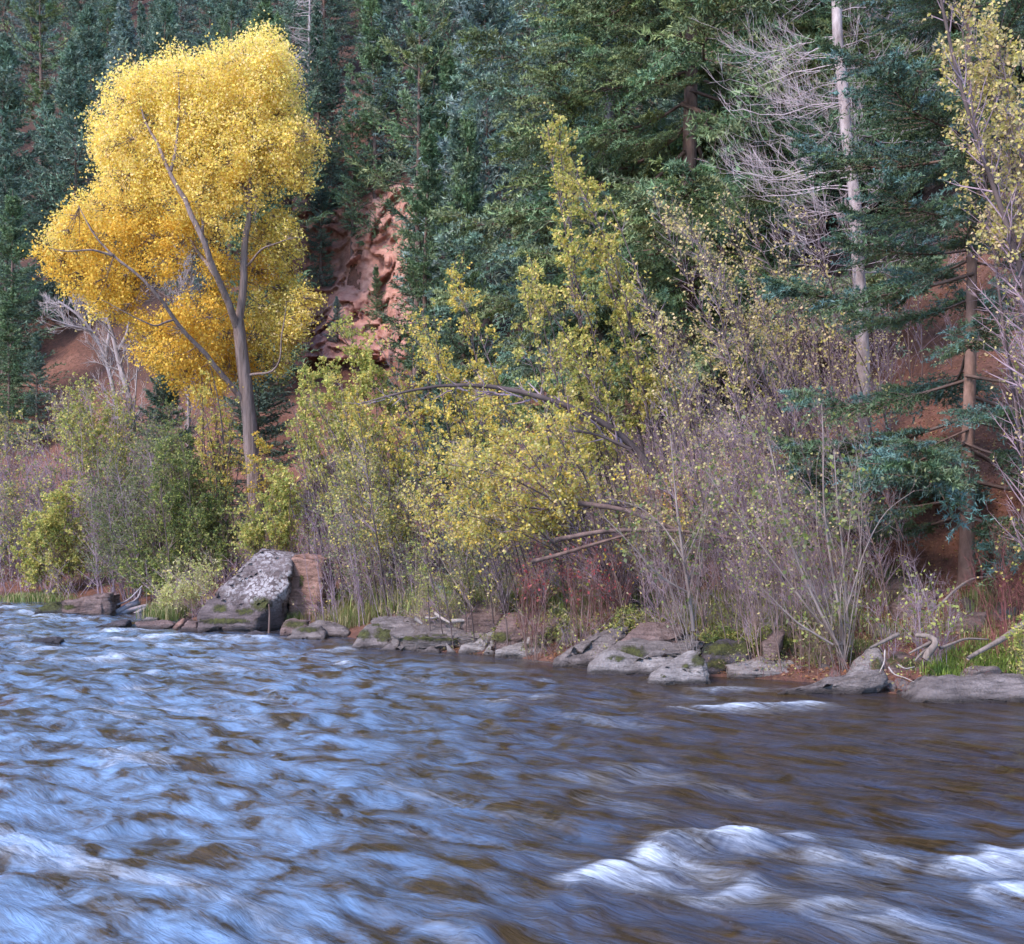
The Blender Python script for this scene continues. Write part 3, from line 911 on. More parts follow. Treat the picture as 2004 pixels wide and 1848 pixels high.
near_conifer('fir_tree', 1178, 38, 'big fir with grey mottled trunk and drooping bushy boughs at top centre', 'conifer', FIR1, 26, 5.0, .10, 125, 41, .30, M_BARK_FIR)
near_conifer('fir_tree', 1352, 35, 'big fir with thick reddish trunk, second of the near firs, left of the bare aspen', 'conifer', FIR2, 27, 5.8, .13, 130, 42, .29, M_BARK_CON, low=-.3)
near_conifer('fir_tree', 1560, 44, 'dark fir behind the whiskery branches of the bare aspen', 'conifer', FIR1 + FIR2[:1], 27, 5.2, .08, 170, 43, .30, M_BARK_CON)
near_conifer('fir_tree', 1830, 42, 'dark fir behind the blue spruce and the leafy birch at top right', 'conifer', FIR2 + FIR1[:1], 27, 5.2, .08, 170, 44, .30, M_BARK_CON)
near_conifer('blue_spruce', 1892, 22, 'blue spruce with bare lower trunk and layered drooping boughs at the right', 'spruce', SPR, 14.5, 3.15, .06, 88, 45, .135, M_BARK_SPR, shape=.5, low=-.16, high=.5, irr=.22)
# ------------------------------------------------------------------ broad-leaved trees and shrubs
YEL = [(.66, .47, .085), (.72, .54, .13), (.60, .44, .08), (.52, .44, .11)]
YGR = [(.52, .45, .115), (.60, .50, .15), (.43, .41, .10), (.62, .50, .18), (.34, .36, .09)]
PALE = [(.60, .50, .24), (.54, .46, .20), (.66, .52, .29), (.48, .40, .17)]
GRN = [(.13, .165, .055), (.17, .20, .065), (.105, .135, .05), (.24, .23, .08)]
LIM = [(.32, .36, .09), (.40, .42, .11), (.25, .30, .08), (.46, .44, .15)]
SGE = [(.22, .235, .12), (.27, .275, .14), (.18, .20, .095)]
GOLD = [(.82, .54, .075), (.86, .62, .11), (.76, .47, .065), (.80, .64, .13)]
LEMON = [(.92, .74, .24), (.88, .71, .18), (.94, .72, .34), (.84, .67, .15)]
AMBER = [(.76, .44, .07), (.82, .51, .08), (.70, .40, .08), (.78, .56, .10)]
def env_points(poly, n, Y, th, rng, bias=None):
    q = samp_poly(poly, n, rng)
    e = edist(q[:, 0], q[:, 1], poly)
    em = max(np.percentile(e, 97), 1)
    hw = np.sqrt(np.clip(1 - (1 - np.clip(e / em, 0, 1)) ** 2, 0.03, 1))
    return PT(q[:, 0], q[:, 1], Y + th * hw * rng.uniform(-1, 1, n))
def shrub(name, label, cat, poly, base, Y, th, stems=30, tw=700, ftw=1500, nl=4000, ls=.06, pal=YGR, leafpoly=None, thin=.08, mst=None, mtw=None, r0=.02, seed=0, group=None, wob=.1, tl=.7, ftl=.35, spread=.5, asp=.75, up=.15, mains=(), w=None, lt0=.25, tw_r=.5, min_r=1.0, slant=None):
    rng = np.random.default_rng(1000 + seed)
    nl = int(nl * 2.3); tw = int(tw * .75); ftw = int(ftw * .6)
    mst = mst or M_TW_BROWN; mtw = mtw or mst
    bx = A(base, float)
    bases = []
    bl = list(map(tuple, bx if bx.ndim == 2 else [(bx[0], 0)]))
    if not mains:                                # a clump rises from several roots
        px_ = A(poly)[:, 0]
        c_, w_ = np.mean([q[0] for q in bl]), (px_.max() - px_.min())
        bl += [(c_ + rng.uniform(-.38, .38) * w_, rng.uniform(-.7, .7) * th) for _ in range(7)]
    for x, dY in bl:
        X = (x - CXV) / FV * (Y + dY)
        bases.append((X, Y + dY, gz(X, Y + dY) - .06))
    bases = A(bases)
    root = thing(name, bases.mean(0), label, cat, group)
    E = env_points(poly, stems, Y, th, rng)
    bi = np.argmin(np.abs(E[:, None, 0] - bases[None, :, 0]) + .5 * rng.random((stems, len(bases))) * spread * 3, 1)
    B0 = bases[bi] + rng.normal(size=(stems, 3)) * A([.12, .12, 0]) * spread
    if slant is not None:                        # stems rise slantwise from all along the bank
        hh_ = np.maximum(E[:, 2] - ground(E[:, 0], E[:, 1]), .2)
        bxp = E[:, 0] + slant * hh_ * rng.uniform(.4, 1.3, stems)
        byp = E[:, 1] + rng.uniform(-.3, .5, stems) * th
        B0 = np.stack([bxp, byp, ground(bxp, byp) - .06], -1)
    # stems never start above where they end
    E[:, 2] = np.maximum(E[:, 2], ground(E[:, 0], E[:, 1]) + .12)
    K = 8
    L = np.linalg.norm(E - B0, axis=1)
    ctrl = B0 + (E - B0) * A([.35, .35, .35]) + A([0, 0, 1]) * (.28 * L)[:, None] + rng.normal(size=(stems, 3)) * (.06 * L)[:, None]
    s = np.linspace(0, 1, K)[None, :, None]
    SP = (1 - s) ** 2 * B0[:, None] + 2 * s * (1 - s) * ctrl[:, None] + s ** 2 * E[:, None]
    SP = SP + wob * .35 * np.sqrt(L)[:, None, None] * np.sin(s * math.pi) * np.cumsum(rng.normal(size=(stems, K, 3)), 1) * .42
    SR = (.75 * r0 * (.45 + .55 * L / L.max()))[:, None] * np.linspace(1, .22, K)[None]
    for pts, ra, rb in mains:                     # stems traced from the photograph
        pp = A([PT(a, b_, Y + dy) for a, b_, dy in pts])
        q = resample(pp, 14)
        st_ = mesh('stem', *tubes(q[None], np.linspace(ra, rb, 14)[None], 7), mst, root, smooth=True)
        q8 = resample(q, K)
        SP = np.concatenate([SP, q8[None]]); SR = np.concatenate([SR, np.linspace(ra, rb, K)[None]])
    Bst = Bag()
    nb0 = stems
    Bst.add(tubes(SP[:nb0], SR[:nb0], 4))
    st = tag(Bst.build('stems', mst, root, smooth=True), kind='stuff')
    T1, R1, _ = grow(SP, SR, tw, .15, 1.0, (.35, 1.0), tl, 4, up, wob, tw_r, rng)
    Bt = Bag()
    R1 = R1 * min_r
    Bt.add(spikes(T1, R1, 3))
    T2, R2 = T1, R1
    if ftw:
        T2, R2, _ = grow(T1, R1, ftw, .15, 1.0, (.4, 1.1), ftl, 2, up, wob * 1.3, .6, rng)
        Bt.add(cones(T2[:, 0], T2[:, 1], np.maximum(R2[:, 0], .0022 * min_r)))
    tag(Bt.build('twigs', mtw, root), kind='stuff')
    if nl:
        p, d, _ = on_lines(np.concatenate([T1, T1]) if not ftw else T2, nl, lt0, 1.0, rng)
        p = p + rng.normal(size=p.shape) * .02
        vx_, vy_ = VW(p)
        lp = leafpoly or poly
        keep = inpoly(vx_ + rng.normal(size=nl) * 12, vy_ + rng.normal(size=nl) * 12, lp) | (rng.random(nl) < thin)
        # patchy: leaves thin out in random clumps
        keep &= (noise(p * 1.1, seed) + noise(p * 2.7, seed + 3) * .6 + rng.uniform(-.8, .8, nl)) > -.45
        p, d = p[keep], d[keep]
        tri = Y > 30
        V, F = leaves(p, ls, rng, asp, .35, d, .5, tri)
        hue = noise(p * .8, seed + 9)[:, None] * .12
        c = pick(pal, len(p), rng, .16, w) * (1 + hue)
        tag(mesh('foliage', V, F, M_LEAF, root, (rep3 if tri else rep4)(np.clip(c, 0, 1))), kind='stuff')
    return root

# --- the golden cottonwood
def cottonwood():
    Y = 45.0
    X = (503 - CXV) / FV * Y
    root = thing('cottonwood_tree', (X, Y, gz(X, Y) - .2), 'large golden-leaved cottonwood with forked grey trunk standing behind the willows at left', 'tree')
    rng = np.random.default_rng(77)
    gy_ = YHV - (gz(X, Y) - .2 - HCAM) / Y * FV
    T = [(506, gy_, 0), (502, 960, 0), (490, 850, 0), (480, 749, 0), (470, 666, 0), (465, 630, 0)]
    B = Bag()
    def line(pts): return A([PT(a, b_, Y + dy - .55 * min(1, max(0, (700 - b_) / 150)) + 1.3 * min(1, max(0, (400 - b_) / 160))) for a, b_, dy in pts])
    B.add(tube1(line(T), .33, .22, 22, 12, .05))
    tr = B.build('trunk', M_BARK_COT, root, smooth=True)
    limbs = [
        ([(465, 640, 0), (474, 590, .2), (478, 550, .2), (480, 483, .3), (487, 407, .3), (493, 333, .2), (494, 290, 0), (500, 200, -.3), (525, 100, -.2), (535, 75, 0)], .27, .04),
        ([(466, 650, 0), (450, 593, -.4), (420, 533, -.9), (400, 477, -1.2), (380, 430, -1.3), (353, 383, -1.4), (333, 333, -1.4), (310, 290, -1.3), (280, 220, -1), (262, 160, -.8)], .24, .04),
        ([(487, 410, .3), (480, 367, .6), (457, 333, 1), (413, 293, 1.3), (385, 230, 1.5), (372, 150, 1.6)], .15, .03),
        ([(333, 335, -1.4), (345, 305, -1.5), (347, 280, -1.6), (352, 190, -1.7), (350, 140, -1.6)], .11, .03),
        ([(424, 540, -.8), (392, 500, .2), (374, 470, .8), (340, 430, 1.4), (300, 390, 2), (240, 350, 2.2)], .13, .03),
        ([(484, 800, 0), (440, 740, -.5), (370, 662, -1.2), (333, 616, -1.6), (300, 560, -1.9), (267, 533, -2), (217, 493, -2.2), (175, 450, -2.2), (155, 405, -2)], .2, .03),
        ([(222, 497, -2.2), (180, 488, -2.5), (130, 492, -2.6), (95, 485, -2.6)], .08, .02),
        ([(480, 735, 0), (505, 731, -.3), (533, 729, -.4), (547, 709, -.5), (551, 655, -.5), (560, 590, -.3)], .09, .02),
        ([(480, 520, .2), (490, 510, -.1), (520, 483, -.5), (560, 470, -.7), (590, 465, -.7)], .08, .02),
        ([(494, 300, 0), (520, 285, -.5), (560, 280, -1), (605, 275, -1.2)], .09, .02),
        ([(490, 380, .3), (510, 350, .8), (545, 300, 1.2), (565, 230, 1.4), (560, 150, 1.2)], .1, .02),
        ([(396, 470, -1.2), (395, 400, .4), (397, 330, .9), (392, 310, 1), (405, 200, 1.2), (420, 120, 1.3)], .1, .02),
        ([(340, 625, -1.5), (300, 640, -2.2), (250, 610, -2.6), (200, 590, -2.8)], .07, .02),
    ]
    LP, LR = [], []
    for pts, a, b_ in limbs:
        q = line(pts)
        mesh('limb', *tube1(q, a * .6, b_ * .5, 20, 8, .07, len(pts)), M_BARK_COT, root, smooth=True)
        LP.append(resample(q, 14)); LR.append(np.linspace(a, b_, 14))
    LP, LR = A(LP), A(LR)
    lobes = [(530, 100, 45), (548, 130, 38), (500, 110, 45), (470, 120, 42), (555, 165, 40), (520, 160, 55), (430, 135, 42), (400, 150, 50), (350, 150, 50), (305, 165, 48), (265, 165, 42), (240, 200, 45),
             (212, 235, 42), (205, 290, 34), (240, 280, 55), (300, 240, 70), (365, 230, 75), (430, 220, 75), (490, 220, 75), (550, 225, 48), (590, 262, 35), (610, 290, 26), (565, 290, 52), (510, 290, 65),
             (440, 300, 70), (360, 310, 75), (290, 330, 60), (235, 350, 48), (585, 335, 32), (540, 345, 42), (470, 370, 50), (400, 380, 60), (330, 400, 60), (255, 410, 60), (195, 415, 48), (145, 430, 36), (115, 470, 36), (95, 490, 22),
             (160, 480, 50), (215, 480, 55), (285, 470, 55), (350, 460, 40), (425, 440, 45), (120, 525, 30), (160, 550, 40), (205, 560, 45), (255, 555, 40), (320, 520, 36), (190, 605, 26), (235, 600, 30),
             (545, 440, 38), (520, 470, 45), (575, 455, 26), (555, 490, 36), (500, 530, 36), (560, 560, 36), (590, 585, 30), (530, 600, 45), (590, 630, 28), (560, 650, 40), (510, 660, 42), (545, 700, 30),
             (300, 650, 42), (345, 640, 45), (395, 620, 50), (430, 580, 30), (440, 650, 45), (385, 690, 45), (330, 700, 40), (285, 695, 24), (430, 710, 42), (360, 740, 30), (400, 760, 34), (480, 720, 30), (440, 530, 30), (410, 520, 30)]
    P_, C_, TWP = [], [], []
    for k, (x, y, r) in enumerate(lobes):
        for layer in ((-1, 1) if r > 28 else (0,)):
            yo = Y + (rng.uniform(.8, 2.6) if layer > 0 else -rng.uniform(-.4, .9)) * (1 if r > 34 else .6)
            if 425 < x < 570 and y > 430: yo = Y + rng.uniform(.7, 2.6)
            c0 = PT(x + rng.uniform(-5, 5), y + rng.uniform(-5, 5), yo)
            rm = r / FV * Y * .93
            ncl = int(24 * (r / 45.) ** 2 * rng.uniform(.75, 1.2)) + 4
            u = rdir(ncl, rng) * (np.where(rng.random((ncl, 1)) < .12, rng.uniform(1, 1.25, (ncl, 1)), rng.uniform(.25, 1, (ncl, 1)) ** .45)) * rm * A([1, 1.1, 1])
            cl = c0 + u
            # a twig from the nearest limb point towards each clump
            j = np.argmin(((LP.reshape(-1, 3)[None] - c0) ** 2).sum(-1), 1)[0] if False else int(np.argmin(((LP.reshape(-1, 3) - c0) ** 2).sum(-1)))
            a = LP.reshape(-1, 3)[j]
            if layer <= 0 or True:
                mid = c0 + rng.normal(size=3) * .15
                TWP.append(np.stack([a, a * .55 + mid * .45 + A([0, 0, -.12]), mid], 0))
                nt_ = min(ncl, 12)
                for q in cl[:nt_]: TWP.append(np.stack([mid * .7 + a * .3, mid * .5 + q * .5 + rng.normal(size=3) * .1, q], 0))
            nlv = 42
            lp = np.repeat(cl, nlv, 0) + rng.normal(size=(ncl * nlv, 3)) * A([.19, .19, .17]) * rng.choice([.7, 1, 1.5], size=(ncl * nlv, 1), p=[.5, .35, .15])
            hue = np.clip((y - 230) / 420 + rng.normal() * .18, 0, 1)
            pal = pick(LEMON, len(lp), rng, .12) * (1 - hue) + pick(GOLD, len(lp), rng, .14) * hue if hue < .6 else pick(GOLD, len(lp), rng, .14) * (1.6 - hue) / 1.0 * .6 + pick(AMBER, len(lp), rng, .14) * (1 - (1.6 - hue) * .6)
            if x > 500 and y > 440: pal = pick(YEL + LEMON, len(lp), rng, .14)
            pal = pal * np.repeat(rng.uniform(.9, 1.08, (ncl, 1)), nlv, 0)
            P_.append(lp); C_.append(pal)
    p = np.concatenate(P_); c = np.concatenate(C_)
    print('cottonwood leaves', len(p))
    V, F = leaves(p, .092, rng, .85, .5, tri=True)
    tag(mesh('crown', V, F, M_LEAF, root, rep3(np.clip(c, 0, 1))), kind='stuff')
    TW = A(TWP)
    tag(mesh('twigs', *tubes(TW, np.tile([[.014, .009, .004]], (len(TW), 1)), 4), M_BARK_COT, root), kind='stuff')
cottonwood()

# --- bare trees
def bare_tree(name, label, trunks, Y, n1, l1, n2, l2, n3, l3, mt, mtw, seed, up=.1, ang=(.6, 1.2), t0=.3, droop=False, group=None, minr=.004):
    rng = np.random.default_rng(seed)
    x0, y0 = trunks[0][0][0][:2]
    X = (x0 - CXV) / FV * Y
    root = thing(name, (X, Y, gz(X, Y) - .15), label, 'tree', group)
    LP, LR = [], []
    for k, (pts, a, b_) in enumerate(trunks):
        q = A([PT(p[0], p[1], Y + (p[2] if len(p) > 2 else 0)) for p in pts])
        if k == 0 or pts[0][1] > 700: q[0, 2] = gz(q[0, 0], q[0, 1]) - .2
        mesh('trunk' if k == 0 else 'limb', *tube1(q, a, b_, 26, 9, .03, seed), mt, root, smooth=True)
        LP.append(resample(q, 16)); LR.append(np.linspace(a, b_, 16))
    LP, LR = A(LP), A(LR)
    B = Bag()
    if droop:
        # boughs leave level, sag, then sweep up at the tips
        pi = rng.integers(0, len(LP), n1)
        f = rng.uniform(t0, 1, n1) * 15; i = np.minimum(f.astype(int), 14); w = (f - i)[:, None]
        b0 = LP[pi, i] * (1 - w) + LP[pi, i + 1] * w
        az = rng.uniform(0, 2 * math.pi, n1)
        o = np.stack([np.cos(az), np.sin(az) * .8, az * 0], -1)
        L = l1 * rng.uniform(.5, 1.15, n1)
        K = 9
        s = np.linspace(0, 1, K)
        z = (.25 * s - 1.15 * s ** 2 * .9 + .95 * s ** 3.2)
        T1 = b0[:, None] + o[:, None] * (s[None] * L[:, None])[..., None] + A([0, 0, 1]) * (z[None] * L[:, None] * rng.uniform(.5, 1.1, (n1, 1)))[..., None] + .04 * L[:, None, None] * s[None, :, None] * rng.normal(size=(n1, K, 3))
        R1 = (.014 * rng.uniform(.5, 1.3, n1))[:, None] * np.linspace(1, .3, K)[None]
    else:
        T1, R1, _ = grow(LP, LR, n1, t0, 1, ang, l1, 7, up, .12, .4, rng)
    B.add(spikes(T1, R1, 3))
    T2, R2, _ = grow(T1, R1, n2, .2, 1, (.35, .9), l2, 6, up * 2.2 if droop else up, .1, .55, rng)
    R2 = np.maximum(R2, minr)
    B.add(spikes(T2, R2, 3))
    if n3:
        T3, R3, _ = grow(T2, R2, n3, .2, 1, (.35, .9), l3, 4, up * 2.2 if droop else up, .12, .55, rng)
        R3 = np.maximum(R3, minr * .9)
        B.add(cones(T3[:, 0], T3[:, -1], R3[:, 0]))
    tag(B.build('branches', mtw, root), kind='stuff')
    return root
bare_tree('aspen_tree', 'bare pale-barked aspen with curved whiskery twigs, behind the blue spruce', [([(1698, 940), (1692, 800), (1686, 600), (1678, 440), (1662, 300), (1650, 180), (1640, 60), (1632, -120, 0), (1625, -300, 0)], .15, .09)], 26,
          120, 2.5, 900, 1.2, 3600, .6, M_BARK_ASP, M_TW_WHISK, 5, up=.16, t0=.34, droop=True, minr=.0038)
bare_tree('bare_tree', 'grey leafless tree with bushy crown at left, under the tip of the golden crown', [([(240, 840), (225, 770), (205, 700), (185, 650), (150, 610), (115, 590)], .16, .04), ([(205, 700, 0), (215, 640, .5), (200, 600, .6), (215, 560, .6)], .08, .03), ([(187, 652, 0), (150, 640, -.6), (100, 625, -1)], .07, .02)], 52,
          70, 1.6, 420, .9, 1300, .5, M_BARK_GREY, M_TW_GREY, 6, up=.2, minr=.008)
bare_tree('bare_tree', 'second grey leafless tree with leaning trunk, right of the bushy bare one', [([(268, 850), (258, 800), (242, 740), (228, 690), (214, 640), (208, 610)], .2, .07), ([(228, 690, 0), (250, 650, .4), (255, 600, .6), (300, 560, .6)], .08, .03), ([(242, 745, 0), (270, 700, -.4), (285, 660, -.5)], .07, .02)], 50,
          55, 1.7, 300, .9, 900, .5, M_BARK_GREY, M_TW_GREY, 7, up=.12, minr=.008)
bare_tree('bare_tree', 'pale leafless tree seen through the gap in the golden crown', [([(372, 840), (368, 700), (362, 600), (350, 520), (340, 460)], .12, .03)], 53,
          80, 1.9, 460, 1.0, 1300, .55, M_BARK_GREY, M_TW_GREY, 8, up=.3, minr=.008)
bare_tree('dead_conifer', 'grey leafless conifer at the top edge right of the golden crown', [([(605, 330), (604, 150), (606, 40), (607, -60)], .2, .05)], 96,
          140, 2.4, 500, 1.0, 0, .5, M_BARK_GREY, M_TW_GREY, 9, up=-.05, ang=(1.2, 1.6), t0=.4, minr=.012)
# ------------------------------------------------------------------ thicket and bank plants, traced one by one
shrub('alder_tree', 'tall yellow-green alder with pointed top in the middle of the thicket', 'alder', [(1085, 200), (1118, 205), (1122, 262), (1160, 300), (1190, 265), (1188, 330), (1222, 360), (1232, 420), (1205, 490), (1240, 560), (1290, 680), (1300, 800), (1200, 900), (1050, 880), (960, 700), (980, 560), (1010, 480), (1030, 390), (1070, 365), (1060, 270)],
      [(1230, 0), (1190, .4)], 25, 1.6, 26, 1300, 5000, 24000, .068, YGR, mst=M_TW_DARK, mtw=M_TW_PURPLE, r0=.045, seed=1, slant=0.25, tl=.8)
shrub('alder_shrub', 'golden-yellow alder shrub left of the tall pointed one, below the cliff', 'shrub', [(840, 505), (900, 490), (935, 545), (965, 560), (1000, 640), (1040, 800), (1000, 900), (880, 930), (740, 900), (640, 760), (700, 610), (760, 575), (790, 525)],
      [(900, 0), (830, 1)], 28, 1.8, 26, 1200, 4200, 16000, .068, YEL + YGR, mst=M_TW_DARK, mtw=M_TW_PURPLE, r0=.035, seed=2, slant=0.3, tl=.8)
shrub('alder_shrub', 'bright lime-yellow alder shrub just right of the cottonwood trunk', 'shrub', [(650, 625), (720, 610), (780, 690), (830, 800), (830, 940), (740, 1000), (640, 980), (560, 840), (560, 730), (615, 690)],
      [(690, 0), (640, .5)], 33, 1.7, 26, 1000, 4000, 21000, .08, LIM + YGR + YGR, mst=M_TW_DARK, mtw=M_TW_PURPLE, r0=.03, seed=3, slant=0.25, tl=.8)
shrub('leaning_alder', 'yellow-leaved alder with thick trunk leaning left over the bank', 'alder', [(820, 790), (1000, 765), (1150, 800), (1215, 860), (1190, 930), (1150, 980), (1080, 1050), (950, 1060), (850, 1020), (800, 960), (840, 880)],
      [(1290, .4), (1240, 0)], 22.5, 1.3, 30, 1300, 4200, 13000, .062, YGR + PALE[:2] + YEL, mst=M_TW_DARK, mtw=M_TW_PURPLE, r0=.03, seed=4, tl=.7,
      mains=[([(1300, 960, .3), (1240, 862, .2), (1180, 822, 0), (1060, 775, -.2), (960, 752, -.3), (840, 752, -.4), (700, 792, -.5)], .085, .012), ([(1235, 880, 0), (1170, 850, 0), (1110, 842, 0), (1060, 843, 0)], .035, .012), ([(1290, 1000, 0), (1200, 985, -.2), (1100, 1000, -.3), (990, 990, -.3)], .04, .01)])
shrub('twiggy_shrub', 'purple-twigged shrub with few pale yellow leaves between the tall alder and the aspen', 'shrub', [(1280, 345), (1330, 330), (1400, 325), (1440, 370), (1480, 400), (1560, 385), (1630, 480), (1655, 650), (1620, 800), (1500, 900), (1330, 900), (1230, 700), (1215, 530), (1270, 430)],
      [(1420, 0), (1500, .5), (1560, .6)], 24.5, 1.7, 34, 2900, 10000, 11000, .06, PALE + YGR[:1], leafpoly=[(1280, 345), (1440, 330), (1480, 480), (1640, 560), (1500, 700), (1300, 800), (1215, 530)], thin=.5, mst=M_TW_DARK, mtw=M_TW_PURPLE, r0=.035, seed=5, slant=0.3, tl=.8,
      mains=[([(1560, 900, 0), (1525, 800, 0), (1500, 760, -.1), (1470, 690, -.2), (1440, 560, -.2)], .05, .012), ([(1600, 880, .2), (1560, 790, .2), (1540, 700, .2), (1535, 560, .3)], .035, .01)])
shrub('twiggy_shrub', 'leafless purple-brown thicket under the pale-leaved twiggy shrub', 'shrub', [(1180, 840), (1300, 770), (1450, 760), (1600, 770), (1700, 860), (1700, 1000), (1600, 1080), (1400, 1090), (1250, 1080), (1160, 1000)],
      [(1330, 0), (1450, 0), (1560, .3), (1650, .4)], 21.5, 1.3, 46, 2600, 8000, 3000, .052, PALE + GRN, mst=M_TW_BROWN, mtw=M_TW_PURPLE, r0=.022, seed=6, slant=0.3, tl=.6)
shrub('birch_tree', 'birch with scattered pale yellow leaves reaching in at the top right corner', 'birch', [(1735, -60), (1760, 60), (1790, 150), (1775, 260), (1800, 340), (1850, 420), (1880, 480), (1960, 500), (2060, 480), (2060, -60)],
      [(2090, 0), (2060, .4)], 18, 1.2, 11, 1200, 6500, 13000, .06, PALE + YGR[:2], mst=M_TW_DARK, mtw=M_TW_PURPLE, r0=.05, seed=7, tl=1.0,
      mains=[([(2090, 1000, 0), (2020, 600, 0), (1960, 400, 0), (1900, 250, 0), (1860, 100, 0), (1830, -60, 0)], .06, .02)])
shrub('birch_shrub', 'lower birch boughs with a few yellow leaves at the right edge beside the spruce', 'shrub', [(1930, 500), (2040, 480), (2040, 760), (1990, 780), (1950, 700), (1960, 600)],
      [(2070, 0)], 20.6, .7, 14, 200, 600, 500, .066, PALE + YGR, mst=M_TW_DARK, mtw=M_TW_PURPLE, r0=.025, seed=27, tl=.6)
shrub('twiggy_shrub', 'leafless brush behind the aspen trunk and the blue spruce', 'shrub', [(1500, 560), (1600, 480), (1750, 450), (1900, 520), (1990, 620), (1990, 800), (1850, 860), (1650, 880), (1520, 800)],
      [(1600, 0), (1700, .5), (1800, .5), (1900, 1)], 29, 1.6, 40, 1300, 3200, 900, .06, PALE, mst=M_TW_BROWN, mtw=M_TW_PURPLE, r0=.03, seed=8, slant=0.1, tl=.9)
shrub('willow_shrub', 'purple-stemmed shrub with small yellow leaves on top at the left edge', 'shrub', [(-60, 810), (20, 775), (70, 800), (130, 745), (200, 745), (250, 760), (250, 850), (190, 930), (140, 1010), (60, 1130), (-60, 1140)],
      [(20, 0), (90, .5), (-30, .5), (150, 1)], 49, 2.6, 110, 2600, 9000, 16000, .095, YGR + SGE, leafpoly=[(-60, 810), (60, 780), (250, 740), (250, 850), (150, 890), (100, 860), (-60, 870)], thin=.06, mst=M_TW_PURPLE, r0=.03, seed=9, slant=0.1, tl=1.1, ftl=.6, min_r=3.2)
shrub('willow_shrub', 'bright yellow-green shrub overhanging the water at far left', 'shrub', [(128, 930), (160, 950), (172, 1010), (180, 1070), (150, 1130), (120, 1162), (50, 1155), (25, 1085), (48, 1000), (90, 965)],
      [(110, 0), (140, .3)], 42.5, 1.4, 40, 900, 2600, 13000, .085, LIM + YGR + YGR, mst=M_TW_BROWN, r0=.02, seed=10, tl=.8, min_r=1.8)
shrub('willow_shrub', 'grey-green willow with drooping twigs right of the bright yellow-green shrub', 'shrub', [(175, 920), (250, 850), (300, 800), (345, 840), (350, 960), (330, 1080), (300, 1160), (220, 1185), (165, 1140), (180, 1040), (160, 960)],
      [(240, 0), (290, .4)], 39, 1.9, 60, 1700, 5600, 16000, .095, SGE + GRN, leafpoly=None, mst=M_TW_PURPLE, r0=.03, seed=11, slant=0.15, tl=1.0, ftl=.5, asp=.35, min_r=1.5)
shrub('willow_shrub', 'dense dark green willow left of the lichen boulder', 'shrub', [(290, 790), (340, 770), (385, 830), (400, 900), (450, 960), (475, 1040), (455, 1110), (420, 1130), (380, 1170), (270, 1180), (230, 1120), (260, 1010), (300, 930)],
      [(350, 0), (390, .5), (300, .2)], 37.2, 1.8, 60, 1500, 4200, 20000, .085, GRN + GRN + LIM[:2], mst=M_TW_DARK, mtw=M_TW_BROWN, r0=.03, seed=12, slant=0.1, tl=.9, asp=.55, min_r=1.3)
shrub('sapling', 'yellow-leaved sapling with dark fan of stems in front of the cottonwood trunk', 'sapling', [(335, 760), (385, 700), (440, 710), (475, 790), (470, 880), (435, 960), (380, 950), (350, 860)],
      [(436, 0), (430, .2)], 41.5, 1.1, 24, 420, 1100, 4800, .085, YGR + LIM[:1] + YEL, mst=M_TW_DARK, r0=.04, seed=13, tl=.8, min_r=1.4, mains=[([(436, 1010, 0), (436, 940, 0), (438, 860, 0), (428, 780, 0), (412, 720, 0)], .05, .012), ([(436, 950, 0), (450, 880, 0), (455, 800, 0)], .03, .01), ([(434, 930, 0), (400, 870, 0), (372, 830, 0)], .03, .01)])
shrub('yellow_shrub', 'round yellow-green bush above the lichen boulder', 'shrub', [(460, 1010), (490, 950), (540, 895), (590, 905), (612, 950), (600, 1010), (570, 1060), (510, 1075), (465, 1060)],
      [(540, 0), (520, .2)], 32.5, .9, 34, 500, 1500, 7500, .07, LIM + YGR, mst=M_TW_BROWN, r0=.02, seed=14, tl=.6, min_r=1.2)
shrub('amber_shrub', 'orange-yellow bush at the foot of the cottonwood', 'shrub', [(455, 860), (500, 830), (540, 860), (545, 930), (500, 960), (455, 950)],
      [(500, 0)], 43.5, .8, 20, 200, 500, 2400, .09, GOLD + YGR, mst=M_TW_BROWN, r0=.02, seed=15, tl=.7, min_r=1.4)
shrub('pale_shrub', 'small pale cream-leaved bush at the left foot of the lichen boulder', 'shrub', [(300, 1185), (315, 1140), (350, 1105), (395, 1085), (430, 1105), (425, 1140), (385, 1180), (340, 1190)],
      [(370, 0), (340, .2)], 33, .8, 36, 420, 1000, 3600, .07, [(.55, .50, .26), (.62, .55, .28), (.45, .46, .16), (.50, .52, .14)], mst=M_TW_TAN, r0=.014, seed=16, tl=.5, asp=.5, min_r=1.3)
shrub('dry_brush', 'grey-purple dry brush behind the two big boulders', 'brush', [(575, 1060), (615, 975), (680, 910), (760, 950), (830, 1000), (880, 1060), (900, 1120), (840, 1165), (720, 1170), (650, 1120)],
      [(640, .6), (700, 0), (770, -.4), (830, -1.0)], 28.5, 1.6, 110, 1500, 3400, 2600, .05, SGE + [(.40, .34, .2)], mst=M_TW_PURPLE, mtw=M_TW_PURPLE, r0=.014, seed=17, slant=0.25, tl=.55, ftl=.28)
shrub('dry_brush', 'tangle of bare grey branches under the lime-yellow alder', 'brush', [(560, 780), (640, 760), (740, 850), (800, 950), (760, 1010), (640, 1000), (580, 930)],
      [(690, 0), (740, 0)], 30.5, 1.0, 46, 700, 1500, 800, .06, YGR, mst=M_TW_DARK, mtw=M_TW_PURPLE, r0=.03, seed=18, slant=0.3, tl=.7)
